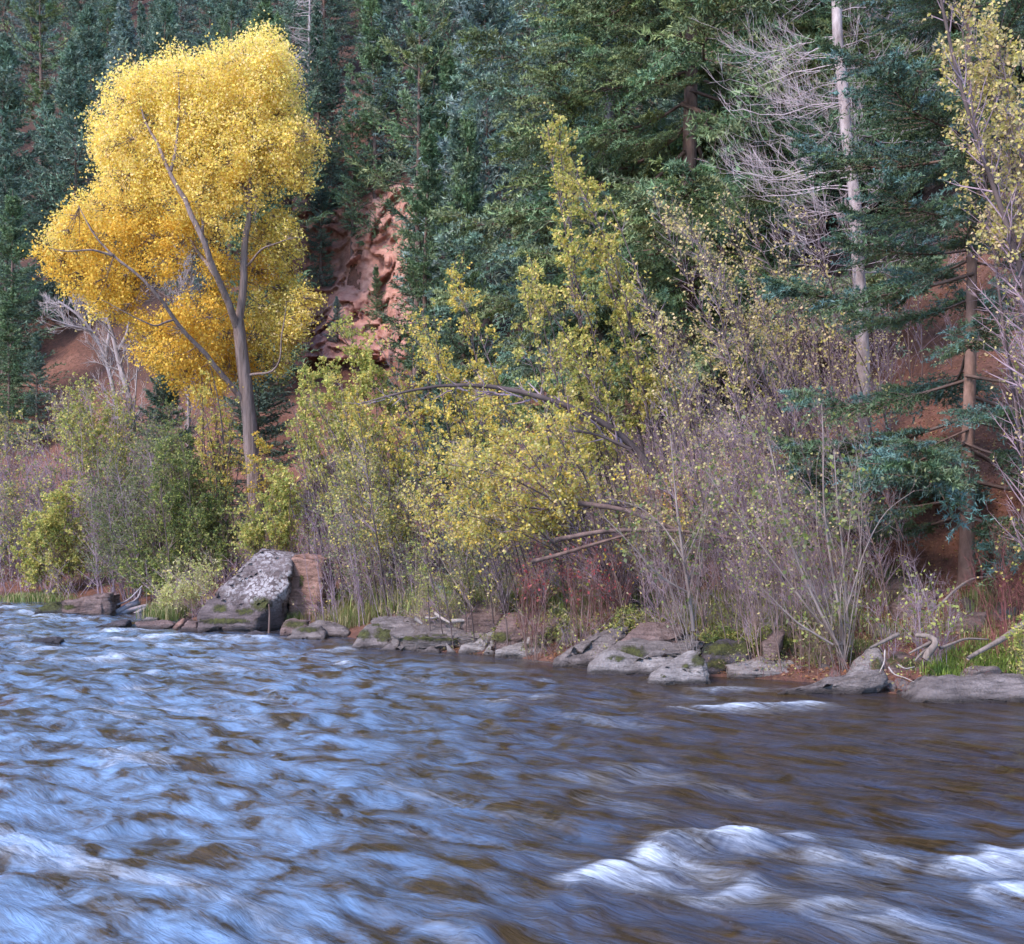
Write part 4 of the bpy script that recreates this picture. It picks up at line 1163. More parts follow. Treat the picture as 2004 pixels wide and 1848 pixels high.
shrub('weeds', 'greenish weeds and thin stems behind the flat bank slabs', 'weeds', [(780, 1050), (900, 1010), (1000, 1050), (1010, 1130), (960, 1190), (860, 1190), (790, 1150)],
      [(830, 0), (900, -.3), (970, -.5)], 24.3, 1.0, 100, 900, 1600, 4200, .06, SGE + LIM + [(.5, .44, .16)], mst=M_TW_TAN, mtw=M_TW_BROWN, r0=.009, seed=19, tl=.4, ftl=.2, asp=.35,
      mains=[([(925, 1190, -.6), (890, 1140, -.6), (855, 1080, -.6), (830, 1030, -.6), (800, 960, -.6)], .02, .006)])
shrub('dogwood_shrub', 'crimson-stemmed shrub with a few red leaves low in the thicket', 'shrub', [(990, 1090), (1060, 1040), (1150, 1035), (1230, 1060), (1270, 1100), (1220, 1160), (1100, 1165), (1020, 1150)],
      [(1060, 0), (1130, 0), (1200, -.2)], 21.8, .9, 50, 1000, 2200, 240, .06, [(.36, .07, .08), (.42, .12, .11), (.30, .07, .07)], mst=M_TW_BROWN, mtw=M_TW_RED, r0=.012, seed=20, tl=.45, ftl=.25)
for k, (x, Y, wd, tall, lab) in enumerate([(1020, 23.2, 60, 40, 'clump of yellow-green lance-leaved herbs behind the long mossy slab'), (1095, 22.9, 75, 56, 'clump of bright lance-leaved herbs under the crimson shrub'), (1175, 22.2, 66, 44, 'lance-leaved herbs behind the pointed grey slab'),
                                            (1240, 21.6, 76, 60, 'lance-leaved herbs right above the layered mossy boulder'), (1318, 21.0, 50, 40, 'lance-leaved herbs left of the single sapling'), (1425, 20.4, 66, 44, 'yellow-green herbs right of the single sapling'), (1500, 19.9, 60, 60, 'small herbs left of the forked sapling')]):
    X = (x - CXV) / FV * Y
    gy_ = YHV - (gz(X, Y) - HCAM) / Y * FV
    shrub('herb_clump', lab, 'herbs', [(x - wd, gy_ - tall * .3), (x - wd * .6, gy_ - tall), (x, gy_ - tall * 1.25), (x + wd * .6, gy_ - tall), (x + wd, gy_ - tall * .3), (x, gy_ - 5)], [(x - wd * .5, 0), (x, -.1), (x + wd * .5, 0)], Y, .4, 60, 320, 0, 1700, .085, LIM + GRN + [(.38, .36, .10), (.42, .34, .12)], mst=M_TW_TAN, r0=.006, seed=30 + k, tl=.22, asp=.22, group='lance-leaved herbs along the bank')
# saplings at the right, their stems traced
shrub('sapling', 'slender sapling with one tan stem fanning into bare twigs on the bank', 'sapling', [(1120, 1000), (1220, 930), (1300, 880), (1400, 840), (1440, 960), (1420, 1080), (1300, 1120), (1200, 1080)],
      [(1355, 0)], 19.7, .8, 10, 260, 900, 420, .07, SGE + GRN + LIM[:1], mst=M_TW_SAP, mtw=M_TW_SAP, r0=.011, seed=50, tl=.55, ftl=.3, mains=[([(1357, 1235, 0), (1350, 1170, 0), (1338, 1100, 0), (1325, 1000, 0), (1318, 920, 0), (1312, 850, 0)], 0.034, .006), ([(1347, 1160, 0), (1290, 1130, -.2), (1230, 1060, -.3), (1180, 1010, -.3)], .02, .005), ([(1335, 1090, 0), (1300, 1030, .1), (1250, 990, .2), (1190, 975, .2)], .016, .004), ([(1340, 1100, 0), (1380, 1010, .2), (1400, 920, .3)], .016, .004)])
shrub('sapling', 'multi-stemmed sapling with scattered green leaves at the right of the bank', 'sapling', [(1430, 900), (1500, 800), (1600, 780), (1700, 800), (1740, 900), (1700, 1020), (1600, 1080), (1480, 1040)],
      [(1650, 0), (1640, .1)], 18.7, .9, 16, 300, 1100, 700, .075, SGE + GRN + LIM[:1], mst=M_TW_SAP, mtw=M_TW_SAP, r0=.011, seed=51, tl=.6, ftl=.32, thin=.3,
      mains=[([(1652, 1262, 0), (1640, 1180, 0), (1622, 1080, 0), (1610, 980, 0), (1612, 860, 0), (1608, 790, 0)], .026, .007), ([(1664, 1262, .1), (1655, 1180, .1), (1650, 1080, .1), (1640, 1000, .1), (1632, 880, .1)], .024, .007),
             ([(1640, 1262, -.1), (1600, 1190, -.1), (1560, 1100, -.1), (1530, 1000, -.1), (1515, 900, -.1), (1490, 820, -.1)], .024, .006), ([(1645, 1262, .1), (1580, 1190, .1), (1500, 1080, .1), (1420, 980, .1), (1380, 920, .1)], .022, .006), ([(1655, 1200, 0), (1690, 1080, -.2), (1730, 1000, -.3), (1790, 960, -.4)], .014, .004), ([(1630, 1262, -.2), (1560, 1220, -.3), (1490, 1150, -.3)], .02, .006)])
shrub('red_brush', 'thin red-stemmed brush on the red slope at the right edge', 'brush', [(1860, 1080), (1920, 1010), (1990, 980), (2040, 1040), (2040, 1140), (1960, 1150), (1890, 1130)],
      [(1980, 0), (2030, 0)], 18.8, .6, 14, 300, 900, 60, .06, YGR, mst=M_TW_RED, r0=.01, seed=52, tl=.5)
shrub('dry_brush', 'bare tangled twigs on the bank right of the forked sapling', 'brush', [(1680, 1150), (1760, 1090), (1860, 1120), (1900, 1180), (1880, 1250), (1780, 1250), (1700, 1230)],
      [(1740, 0), (1820, -.2)], 18.3, .5, 26, 420, 900, 160, .06, LIM, mst=M_TW_PURPLE, r0=.01, seed=53, tl=.5)
shrub('leafy_shrub', 'yellow-green willow sprig at the right edge above the grassy bank', 'shrub', [(1970, 1230), (2010, 1190), (2040, 1240), (2040, 1330), (1980, 1310)],
      [(2025, 0)], 16.9, .3, 20, 160, 0, 900, .06, YGR + LIM, mst=M_TW_BROWN, r0=.01, seed=54, tl=.35, asp=.4)
shrub('brush', 'low brown brush growing at the foot of the forked sapling', 'brush', [(1540, 1200), (1600, 1150), (1680, 1170), (1700, 1240), (1640, 1270), (1560, 1260)],
      [(1620, 0), (1570, 0)], 19.0, .4, 24, 400, 900, 700, .055, LIM + SGE + PALE, mst=M_TW_BROWN, r0=.01, seed=55, tl=.35)

shrub('hazel_shrub', 'yellow-green bush with arching twigs in front of the lime-yellow alder', 'shrub', [(600, 960), (650, 880), (730, 850), (800, 890), (850, 980), (830, 1060), (720, 1080), (630, 1050)],
      [(700, 0), (760, 0)], 28.8, 1.2, 34, 1200, 4200, 10000, .062, YGR + SGE, mst=M_TW_DARK, mtw=M_TW_PURPLE, r0=.02, seed=60, slant=0.3, tl=.6)
shrub('alder_shrub', 'yellow leafy bush hanging low over the long slab', 'shrub', [(790, 900), (880, 850), (1000, 880), (1060, 950), (1040, 1040), (960, 1080), (850, 1060), (790, 1000)],
      [(960, 0), (900, .3)], 23.8, 1.1, 34, 1200, 3600, 7500, .06, YGR + PALE + YEL, mst=M_TW_DARK, mtw=M_TW_PURPLE, r0=.02, seed=61, slant=0.35, tl=.55)
shrub('brush', 'amber and brown brush behind the slender sapling', 'brush', [(1080, 960), (1180, 890), (1300, 880), (1380, 960), (1360, 1060), (1240, 1080), (1120, 1050)],
      [(1180, 0), (1270, 0), (1320, .2)], 22.6, 1.0, 60, 1400, 4000, 3200, .055, PALE + GOLD[:1] + YGR, mst=M_TW_BROWN, mtw=M_TW_BROWN, r0=.014, seed=62, slant=0.25, tl=.5)
shrub('brush', 'tangled brown brush left of the forked sapling', 'brush', [(1380, 1000), (1450, 930), (1560, 920), (1620, 1000), (1600, 1120), (1480, 1170), (1400, 1120)],
      [(1440, 0), (1520, 0)], 19.9, .8, 60, 1200, 3400, 1500, .05, PALE + LIM + GRN, mst=M_TW_BROWN, mtw=M_TW_PURPLE, r0=.013, seed=63, slant=0.2, tl=.5)

shrub('willow_shrub', 'tall yellow-green shrub in front of the bare grey trees at left', 'shrub', [(110, 760), (150, 740), (200, 745), (250, 790), (300, 820), (310, 900), (240, 940), (150, 930), (100, 850)],
      [(190, 0), (240, .5)], 46.5, 1.6, 50, 1200, 4000, 15000, .09, YGR + SGE + LIM, mst=M_TW_PURPLE, r0=.025, seed=64, slant=.1, tl=1.0, min_r=2.2)
shrub('willow_shrub', 'olive shrub at the left edge behind the bright yellow-green one', 'shrub', [(-50, 880), (40, 860), (110, 890), (130, 980), (100, 1080), (20, 1120), (-50, 1110)],
      [(10, 0), (70, .3)], 46, 1.6, 60, 1300, 4500, 6500, .085, SGE + YGR[:2], mst=M_TW_PURPLE, r0=.02, seed=65, slant=.1, tl=.9, min_r=2.4)
# ------------------------------------------------------------------ rocks
def rockmat(name, c1, c2, c3, lich=.0, lichcol=(.46, .42, .43), layer=9.0):
    m, nt, b = newmat(name)
    n1 = ntex(nt, 1.6, 6, .6, sc=(1, 1, 1.6))
    n2 = ntex(nt, layer, 6, .75, sc=(.3, .3, 2.2), rot=(0, .12, 0))
    n3 = ntex(nt, 26, 4, .7)
    c = ramp(nt, n1, [(.32, c1), (.5, c2), (.68, c3)])
    c = mix(nt, ramp(nt, n2, [(.38, .8), (.55, 0)]), c, tuple(v * .45 for v in c1))
    c = mix(nt, ramp(nt, n3, [(.35, .45), (.6, 0)]), c, tuple(v * .6 for v in c1))
    if lich:
        v = N_(nt, 'TexVoronoi')
        tc = N_(nt, 'TexCoord'); nt.links.new(tc.outputs['Object'], v.inputs['Vector'])
        v.inputs['Scale'].default_value = 13
        v.inputs['Randomness'].default_value = 1
        sp = math2(nt, 'SUBTRACT', .62, math2(nt, 'ADD', v.outputs['Distance'], math2(nt, 'MULTIPLY', math2(nt, 'SUBTRACT', n3, .5), .9)), True)
        sp = ramp(nt, sp, [(.02, 0), (.12, 1)])
        big = ramp(nt, ntex(nt, 1.7, 6, .75), [(.40, 0), (.56, 1)])
        lm = math2(nt, 'MULTIPLY', math2(nt, 'MULTIPLY', sp, big), math2(nt, 'MULTIPLY', attr(nt, 'lichen'), lich), True)
        c = mix(nt, lm, c, lichcol)
    mo = attr(nt, 'moss')
    mm = math2(nt, 'ADD', mo, math2(nt, 'MULTIPLY', math2(nt, 'SUBTRACT', ntex(nt, 11, 6, .75), .5), 1.7))
    mm = ramp(nt, mm, [(.34, 0), (.72, .92)])
    mc = ramp(nt, ntex(nt, 14, 3), [(.35, (.03, .032, .008)), (.65, (.085, .088, .018))])
    c = mix(nt, mm, c, mc)
    wt = attr(nt, 'wet')
    c = mix(nt, wt, c, (.03, .022, .02))
    nt.links.new(c, b.inputs['Base Color'])
    rr = N_(nt, 'MapRange'); nt.links.new(wt, rr.inputs[0]); rr.inputs[3].default_value = .85; rr.inputs[4].default_value = .25
    nt.links.new(rr.outputs[0], b.inputs['Roughness'])
    b.inputs['Specular IOR Level'].default_value = .3
    h = math2(nt, 'ADD', math2(nt, 'MULTIPLY', n2, .9), math2(nt, 'ADD', n3, math2(nt, 'MULTIPLY', mm, .5)))
    bump(nt, b, h, 1.0, .06)
    return m
MR_GREY = rockmat('grey_sandstone', (.15, .12, .115), (.235, .195, .185), (.33, .275, .265))
MR_LICHEN = rockmat('lichened_sandstone', (.12, .09, .09), (.19, .145, .145), (.26, .21, .21), 1.0)
MR_RED = rockmat('red_sandstone', (.25, .135, .105), (.36, .205, .16), (.46, .28, .225), layer=6.0)
MR_BROWN = rockmat('brown_sandstone', (.15, .097, .088), (.23, .155, .14), (.31, .225, .205))
MR_PALE = rockmat('pale_sandstone', (.23, .195, .185), (.34, .30, .29), (.45, .405, .395))
MR_DARK = rockmat('dark_wet_stone', (.06, .05, .055), (.11, .09, .10), (.17, .14, .15))
CR = {'A': (326.15, 1011.1, .2604), 'B': (652.3, 1141.5, .2279), 'C': (1043.7, 1161.1, .2604), 'D': (1532.9, 1108.9, .2350), 'E': (0, 1108.9, .2279), 'R': (1565.5, 848, .21874)}
def cv(crop, x, y):
    a, b_, s = CR[crop]
    return a + x * s, b_ + y * s
def subdivide(V, F, L, it=6):
    bm = bmesh.new()
    for v in V: bm.verts.new(v)
    r = bmesh.ops.convex_hull(bm, input=bm.verts)
    bmesh.ops.delete(bm, geom=list({e for e in r['geom_interior'] + r['geom_unused'] if isinstance(e, bmesh.types.BMVert)}), context='VERTS')
    bmesh.ops.dissolve_limit(bm, angle_limit=.06, verts=bm.verts, edges=bm.edges)
    bmesh.ops.bevel(bm, geom=list(bm.edges), offset=L * .45, segments=1, profile=.5, affect='EDGES', clamp_overlap=True)
    for _ in range(it):
        bmesh.ops.triangulate(bm, faces=bm.faces)
        es = [e for e in bm.edges if e.calc_length() > L * 1.5]
        if not es: break
        bmesh.ops.subdivide_edges(bm, edges=es, cuts=1, use_grid_fill=False)
    bmesh.ops.triangulate(bm, faces=bm.faces)
    bm.verts.index_update()
    Vo = A([v.co[:] for v in bm.verts]); Fo = A([[v.index for v in f.verts] for f in bm.faces])
    bm.normal_update()
    No = A([v.normal[:] for v in bm.verts])
    bm.free()
    return Vo, Fo, No
def rock(label, crop, pts, mat, depth=None, base=None, Y=None, name='rock', cat='rock', moss=(), lichen=(), L=None, amp=.05, ledge=.9, seed=0, bury=.25, lean=.6, group=None, flat=False, off=0):
    """pts: traced outline [(x, y)] in one crop's units, or [(x, y, dY)] corners with their own depth"""
    P_ = A([(*cv(crop, p[0], p[1]), (p[2] if len(p) > 2 else np.nan)) for p in pts], float)
    if np.isnan(P_[0, 2]):                       # traced loosely: a touch larger, about the foot
        f_ = A([P_[:, 0].mean(), P_[:, 1].max()])
        P_[:, :2] = f_ + (P_[:, :2] - f_) * A([1.08, 1.14])
    if Y is None:
        b_ = cv(crop, *base) if base else (P_[:, 0].mean(), P_[:, 1].max())
        Y = hit(*b_)[1] + off
    wid = (P_[:, 0].max() - P_[:, 0].min()) / FV * Y
    hgt_ = (P_[:, 1].max() - P_[:, 1].min()) / FV * Y
    depth = depth or .6 * wid + .2
    if np.isnan(P_[:, 2]).any():
        t = (P_[:, 1].max() - P_[:, 1]) / max(np.ptp(P_[:, 1]), 1e-6)
        front = PT(P_[:, 0], P_[:, 1], Y + depth * lean * t)
        c = front.mean(0)
        inner = c + (front - c) * .72 + A([0, -.10 * depth, .0])
        back = front * 1.0
        back = c + (back - c) * A([.8, 1, .9]) + A([0, depth * .8, -.1 * hgt_])
        V = np.concatenate([front, inner, back])
    else:
        V = PT(P_[:, 0], P_[:, 1], Y + P_[:, 2])
        bt = V[V[:, 2] < V[:, 2].min() + .3 * np.ptp(V[:, 2])]
        V = np.concatenate([V, bt + A([0, depth, 0])])
    lowm = V[:, 2] < V[:, 2].min() + .3 * np.ptp(V[:, 2])
    low = V[lowm] - A([0, 0, bury])
    V = np.concatenate([V, low])
    L = L or max(.05, min(.10, max(wid, hgt_) / 20))
    V, F, N = subdivide(V, None, L)
    size = max(wid, hgt_)
    q = V / size
    sd = seed * 7.3 + P_[0, 0]
    d = amp * size * (fbm(q * 3.1 + sd, 4, 11) * .8 + .5 * np.minimum(0, noise(q * 5 + sd, 15)))
    d = d - .02 * size * np.abs(noise(q * 9 + sd, 19)) * (np.abs(noise(q * 2.2 + sd, 23)) > .12) - .025 * size * (np.abs(noise(q * 2.6 + sd, 29)) < .05)
    strat = V[:, 2] * 1.0 + .12 * V[:, 0] + .05 * noise(V * 1.5, 4)
    lay = noise(np.stack([strat * 9, V[:, 0] * .35, V[:, 1] * .35], -1), 31)
    d = d - ledge * .03 * np.clip(size, .3, 1.6) * (np.abs(N[:, 2]) < .7) * sstep(.05, .5, lay)
    V = V + N * d[:, None]
    vx_, vy_ = VW(V)
    mo = np.zeros(len(V)); li = np.zeros(len(V))
    for (mx, my, rx, ry) in moss:
        x0, y0 = cv(crop, mx, my); s = CR[crop][2]
        mo = np.maximum(mo, 1.25 - .75 * np.hypot((vx_ - x0) / (rx * s), (vy_ - y0) / (ry * s)))
    for (mx, my, rx, ry) in lichen:
        x0, y0 = cv(crop, mx, my); s = CR[crop][2]
        li = np.maximum(li, 1.6 - 1.2 * np.hypot((vx_ - x0) / (rx * s), (vy_ - y0) / (ry * s)))
    wet = sstep(.10, .02, V[:, 2] + .025 * noise(V * 6, 3)) * .85
    cen = V.mean(0)
    o = mesh(name, V - cen, F, mat, None, attrs={'moss': np.clip(mo, 0, 1), 'lichen': np.clip(li, 0, 1), 'wet': wet}, smooth=True)
    o.location = cen
    tag(o, label, cat, group)
    return o
YB = WY(cv('A', 0, 862)[1])
rock('huge leaning grey boulder with white lichen blotches at the water edge', 'A', [(215, 760, .15), (228, 862, 0), (640, 866, -.1), (655, 775, -.2), (700, 232, 1.15), (945, 325, .8), (935, 490, .45), (850, 862, .55), (900, 620, .8), (1030, 270, 1.9), (760, 245, 2.0), (330, 600, .4)], MR_LICHEN, 1.2, Y=YB, name='boulder', cat='boulder',
     lichen=[(780, 400, 260, 260), (620, 520, 220, 160)], moss=[(400, 690, 60, 30), (710, 655, 80, 50), (440, 785, 200, 20), (590, 715, 70, 24)], L=.075, amp=.016)
rock('tall red block of rock split from the lichen boulder, on its right', 'A', [(958, 288, .9), (1150, 322, .85), (1180, 345, .9), (1175, 640, .8), (1130, 785, .7), (925, 650, .85), (925, 330, .9), (1055, 268, 1.7), (1260, 310, 2.1), (1240, 640, 1.9), (905, 790, .9)], MR_RED, .9, Y=YB, name='boulder', cat='boulder', L=.075, amp=.018, moss=[(1015, 480, 18, 50)])
RK = [
 ('rounded dark rock with mossy top lying in the water below the split boulder', 'A', [(888, 938), (950, 858), (1010, 838), (1130, 838), (1180, 880), (1196, 938)], 'GREY', dict(depth=.9, moss=[(1060, 850, 90, 20)])),
 ('low mossy rock under the grass tuft at the foot of the split boulder', 'A', [(850, 895), (872, 810), (920, 785), (1050, 800), (1070, 850), (980, 905)], 'BROWN', dict(depth=.8, moss=[(960, 810, 90, 25)])),
 ('smooth grey flat rock right of the mossy rock by the split boulder', 'A', [(1050, 830), (1150, 798), (1260, 820), (1362, 872), (1366, 908), (1180, 908)], 'GREY', dict(depth=.9)),
 ('small black wet stone in the water below the lichen boulder', 'A', [(552, 912), (640, 866), (735, 890), (720, 914)], 'DARK', dict(depth=.5)),
 ('pinkish angular stone at the waterline left of the lichen boulder', 'A', [(100, 858), (150, 790), (225, 800), (228, 860)], 'BROWN', dict(depth=.6)),
 ('red slanted slab stone second left of the lichen boulder', 'A', [(45, 838), (130, 768), (138, 800), (70, 850)], 'RED', dict(depth=.6)),
 ('reddish stone leaning on the left side of the lichen boulder', 'A', [(155, 745), (208, 672), (252, 690), (232, 745)], 'RED', dict(depth=.6)),
 ('upper red stone wedged against the left side of the lichen boulder', 'A', [(255, 692), (328, 615), (335, 650), (275, 702)], 'RED', dict(depth=.6)),
 ('mossy stacked rock at the left end of the bank slabs', 'B', [(168, 548), (208, 450), (300, 372), (420, 350), (525, 420), (525, 500), (480, 565), (200, 562)], 'GREY', dict(depth=1.0, moss=[(440, 440, 90, 60), (260, 440, 60, 40)])),
 ('flat grey capstone on top of the mossy stacked rock', 'B', [(318, 335), (345, 305), (620, 308), (725, 350), (650, 388), (400, 375)], 'GREY', dict(depth=.8, Y=24.2, moss=[(360, 365, 60, 18)])),
 ('base of the long slab with moss band and water-worn foot', 'B', [(560, 465), (600, 588), (765, 588), (860, 545), (1100, 535), (1225, 470), (700, 440)], 'GREY', dict(depth=1.0, lean=.1, moss=[(640, 465, 90, 30), (880, 470, 250, 30), (1160, 480, 80, 22)])),
 ('long flat slab lying on the mossy base, wide smooth top', 'B', [(515, 432), (560, 400), (820, 342), (1150, 335), (1250, 358), (1400, 375), (1230, 462), (700, 462), (560, 458)], 'GREY', dict(depth=1.3, lean=.9, Y=23.35)),
 ('small dark wedge stone before the mossy stacked rock', 'B', [(392, 580), (500, 515), (545, 545), (535, 590)], 'GREY', dict(depth=.5)),
 ('low grey stone in the water under the long slab', 'B', [(712, 608), (830, 555), (905, 575), (912, 608)], 'GREY', dict(depth=.5)),
 ('thin upright fin of pale stone beside the long slab', 'B', [(970, 525), (1052, 596), (1010, 602), (978, 600)], 'PALE', dict(depth=.3)),
 ('pale slanted slab left of the moss-patched block', 'B', [(1088, 548), (1240, 490), (1390, 430), (1370, 500), (1300, 595), (1100, 598)], 'PALE', dict(depth=.9)),
 ('brown block with round moss patch in the middle of the slabs', 'B', [(1385, 402), (1490, 305), (1600, 280), (1780, 285), (1965, 312), (1930, 405), (1800, 450), (1540, 518), (1365, 492), (1400, 420)], 'BROWN', dict(depth=1.2, Y=22.5, moss=[(1440, 465, 85, 45)])),
 ('light stone foot under the moss-patched block', 'B', [(1288, 592), (1350, 505), (1560, 505), (1480, 580), (1340, 612)], 'PALE', dict(depth=.7, moss=[(1420, 515, 60, 18)])),
 ('blue-grey wedge slab with green moss on its shoulder', 'B', [(1400, 605), (1480, 560), (1750, 465), (1812, 490), (1822, 628), (1420, 642)], 'PALE', dict(depth=.8, moss=[(1760, 500, 60, 40), (1660, 545, 50, 16)])),
 ('round grey rock behind the long slab among dry sticks', 'B', [(728, 285), (790, 182), (860, 178), (905, 240), (885, 342), (740, 348)], 'BROWN', dict(depth=.9, Y=25.0)),
 ('brown rock half buried in grass behind the long slab', 'B', [(1110, 290), (1250, 160), (1400, 165), (1475, 260), (1440, 335), (1150, 325)], 'BROWN', dict(depth=1.2, Y=23.6)),
 ('thin layered slab left of the long pointed slab', 'C', [(155, 425), (240, 330), (430, 320), (390, 390), (210, 475)], 'GREY', dict(depth=.8, Y=22.3, moss=[(230, 440, 70, 20), (350, 400, 60, 14)])),
 ('long pointed grey slab sloping down into the water', 'C', [(163, 515), (300, 430), (460, 345), (590, 290), (720, 282), (700, 335), (550, 492), (380, 553), (165, 553)], 'GREY', dict(depth=1.1)),
 ('tan boulder behind the long pointed slab', 'C', [(455, 325), (480, 250), (615, 180), (655, 225), (650, 290)], 'BROWN', dict(depth=.9, Y=22.0)),
 ('bottom layer of the stacked boulder, pale and water-worn', 'C', [(448, 582), (560, 480), (720, 495), (1270, 440), (1245, 485), (900, 600), (620, 614)], 'PALE', dict(depth=1.2, lean=.4, moss=[(620, 490, 70, 22)])),
 ('middle layer of the stacked boulder with a round moss patch', 'C', [(573, 468), (650, 390), (1240, 340), (1305, 390), (1275, 422), (1000, 480), (830, 507), (640, 480)], 'GREY', dict(depth=1.3, Y=19.9, lean=.3, moss=[(735, 450, 105, 55)])),
 ('rounded top layer of the stacked boulder', 'C', [(648, 384), (740, 305), (830, 252), (1060, 243), (1125, 270), (1135, 335), (880, 392)], 'BROWN', dict(depth=1.0, Y=20.2)),
 ('pale wedge rock with green moss in front of the stacked boulder', 'C', [(868, 645), (940, 590), (1120, 510), (1250, 458), (1295, 520), (1325, 645), (1100, 665), (930, 686)], 'PALE', dict(depth=.8, moss=[(1240, 500, 55, 45), (1150, 550, 40, 18), (975, 620, 22, 10)])),
 ('dark mossy hump between the stacked boulder and the flat blue slab', 'C', [(1270, 540), (1290, 420), (1450, 370), (1620, 390), (1660, 480), (1500, 540), (1340, 620)], 'DARK', dict(depth=.9, Y=19.3, moss=[(1420, 420, 150, 50), (1580, 410, 80, 50), (1390, 530, 80, 40)])),
 ('flat blue-grey slab at the water left of the forked sapling', 'C', [(1448, 548), (1620, 515), (1800, 493), (1870, 540), (1935, 602), (2010, 602), (2005, 622), (1480, 634)], 'PALE', dict(depth=.7, lean=.8)),
 ('small pale stone plate on the flat blue-grey slab', 'C', [(1778, 485), (1930, 505), (1960, 530), (1880, 535)], 'PALE', dict(depth=.35, Y=19.3)),
 ('slanted brown stone on the bank above the flat slab', 'C', [(1735, 375), (1870, 280), (1905, 300), (1830, 402)], 'BROWN', dict(depth=.6, Y=19.3)),
 ('pale triangular rock standing at the water behind the grey log', 'D', [(558, 920), (660, 790), (785, 700), (832, 740), (845, 890), (700, 905)], 'PALE', dict(depth=.6, moss=[(780, 830, 50, 60)])),
 ('mossy bank lump under the broken driftwood', 'D', [(865, 800), (920, 715), (1000, 735), (1190, 800), (1190, 860), (1000, 880), (900, 850)], 'BROWN', dict(depth=.7, moss=[(1050, 810, 130, 45), (910, 780, 40, 40)])),
 ('small wet stone at the end of the grey log', 'D', [(865, 1015), (908, 958), (942, 1000), (930, 1038)], 'GREY', dict(depth=.35)),
 ('brown stone in the little inlet right of the grey log', 'D', [(1030, 1010), (1070, 978), (1150, 985), (1165, 1040), (1050, 1052)], 'BROWN', dict(depth=.45)),
 ('round stone in the inlet under the thin white roots', 'D', [(945, 985), (1000, 945), (1045, 975), (1030, 1015), (960, 1015)], 'GREY', dict(depth=.4)),
 ('grey splintered rock ledge under the grassy bank at right edge', 'D', [(1050, 1112), (1230, 990), (1380, 955), (1600, 940), (2060, 920), (2060, 1090), (1700, 1115), (1160, 1142)], 'GREY', dict(depth=1.4, lean=.5, ledge=.8)),
 ('long reddish boulder on the slope above the driftwood', 'D', [(918, 335), (1000, 282), (1180, 250), (1300, 195), (1340, 220), (1250, 305), (1050, 402), (928, 408)], 'BROWN', dict(depth=.8)),
 ('broad dull rock slab behind the long reddish boulder', 'D', [(735, 255), (860, 160), (980, 98), (1100, 88), (1175, 170), (1100, 245), (850, 305)], 'BROWN', dict(depth=.9)),
 ('upright brown stone on the leaf-strewn slope', 'D', [(1498, 285), (1540, 265), (1592, 300), (1602, 375), (1520, 375)], 'BROWN', dict(depth=.4)),
 ('sharp grey-brown stone right of the upright brown one', 'D', [(1738, 405), (1840, 295), (1865, 360), (1795, 435)], 'BROWN', dict(depth=.4)),
 ('small rounded stone touching the sharp grey-brown one', 'D', [(1810, 435), (1855, 360), (1940, 345), (1930, 400), (1840, 445)], 'GREY', dict(depth=.4)),
 ('dark broken rock below the upright brown stone', 'D', [(1425, 490), (1550, 430), (1690, 395), (1685, 475), (1560, 575), (1450, 565)], 'BROWN', dict(depth=.6)),
 ('white stone chip beside the long reddish boulder', 'D', [(1208, 340), (1268, 278), (1282, 300), (1225, 348)], 'PALE', dict(depth=.2)),
 ('slate-grey slab in the grass left of the grassy bank', 'D', [(1305, 705), (1400, 655), (1495, 690), (1465, 745), (1330, 745)], 'GREY', dict(depth=.5)),
 ('dark rock among brush right of the forked sapling', 'D', [(725, 525), (800, 480), (865, 500), (885, 565), (740, 605)], 'BROWN', dict(depth=.6)),
 ('little pale stone under the bank grass left of the pale triangle', 'D', [(292, 885), (320, 820), (385, 808), (400, 885)], 'GREY', dict(depth=.4)),
 ('brown pebble at the water under the bank grass', 'D', [(388, 928), (430, 868), (475, 890), (478, 935)], 'BROWN', dict(depth=.35)),
 ('pale pebble right of the flat blue-grey slab', 'D', [(75, 872), (110, 828), (190, 838), (185, 880)], 'PALE', dict(depth=.35)),
 ('pink boulder on the red slope at the right edge', 'R', [(1805, 1065), (1870, 1000), (1960, 985), (2060, 990), (2060, 1085), (1880, 1115)], 'RED', dict(depth=.8)),
 ('dark red rock on the slope under the spruce boughs', 'R', [(770, 820), (850, 730), (960, 668), (985, 690), (930, 790), (820, 850)], 'BROWN', dict(depth=.7)),
 ('long grey beam-like slab slanting into the water in front of the pale triangle', 'D', [(-40, 1062), (240, 1005), (560, 932), (800, 890), (852, 930), (845, 1000), (700, 1042), (250, 1062)], 'GREY', dict(depth=.5, lean=.3, ledge=1.2)),
 ('moss-green rock at the water edge at far left', 'E', [(298, 402), (390, 322), (480, 308), (540, 385), (550, 404)], 'DARK', dict(depth=.9, moss=[(420, 340, 130, 60)])),
 ('square brown rock block with vertical face under the willow', 'E', [(520, 300), (930, 245), (938, 412), (735, 420), (545, 402)], 'BROWN', dict(depth=1.6, lean=.1, moss=[(590, 350, 55, 22)])),
 ('flat dark wet rock pointing into the rapids', 'E', [(825, 518), (1055, 460), (1088, 475), (1082, 512), (950, 524)], 'DARK', dict(depth=.6)),
 ('low dark rock alone in the rapids at left', 'E', [(242, 648), (300, 625), (400, 628), (470, 612), (518, 645), (510, 656)], 'DARK', dict(depth=.5)),
 ('flat pinkish stone slab at the water left of the boulders', 'E', [(1165, 485), (1400, 473), (1480, 508), (1390, 540), (1200, 530)], 'BROWN', dict(depth=.8, lean=.8)),
 ('small pale plate stone behind the flat pinkish slab', 'E', [(1190, 468), (1260, 440), (1340, 450), (1330, 475)], 'PALE', dict(depth=.6, lean=.8)),
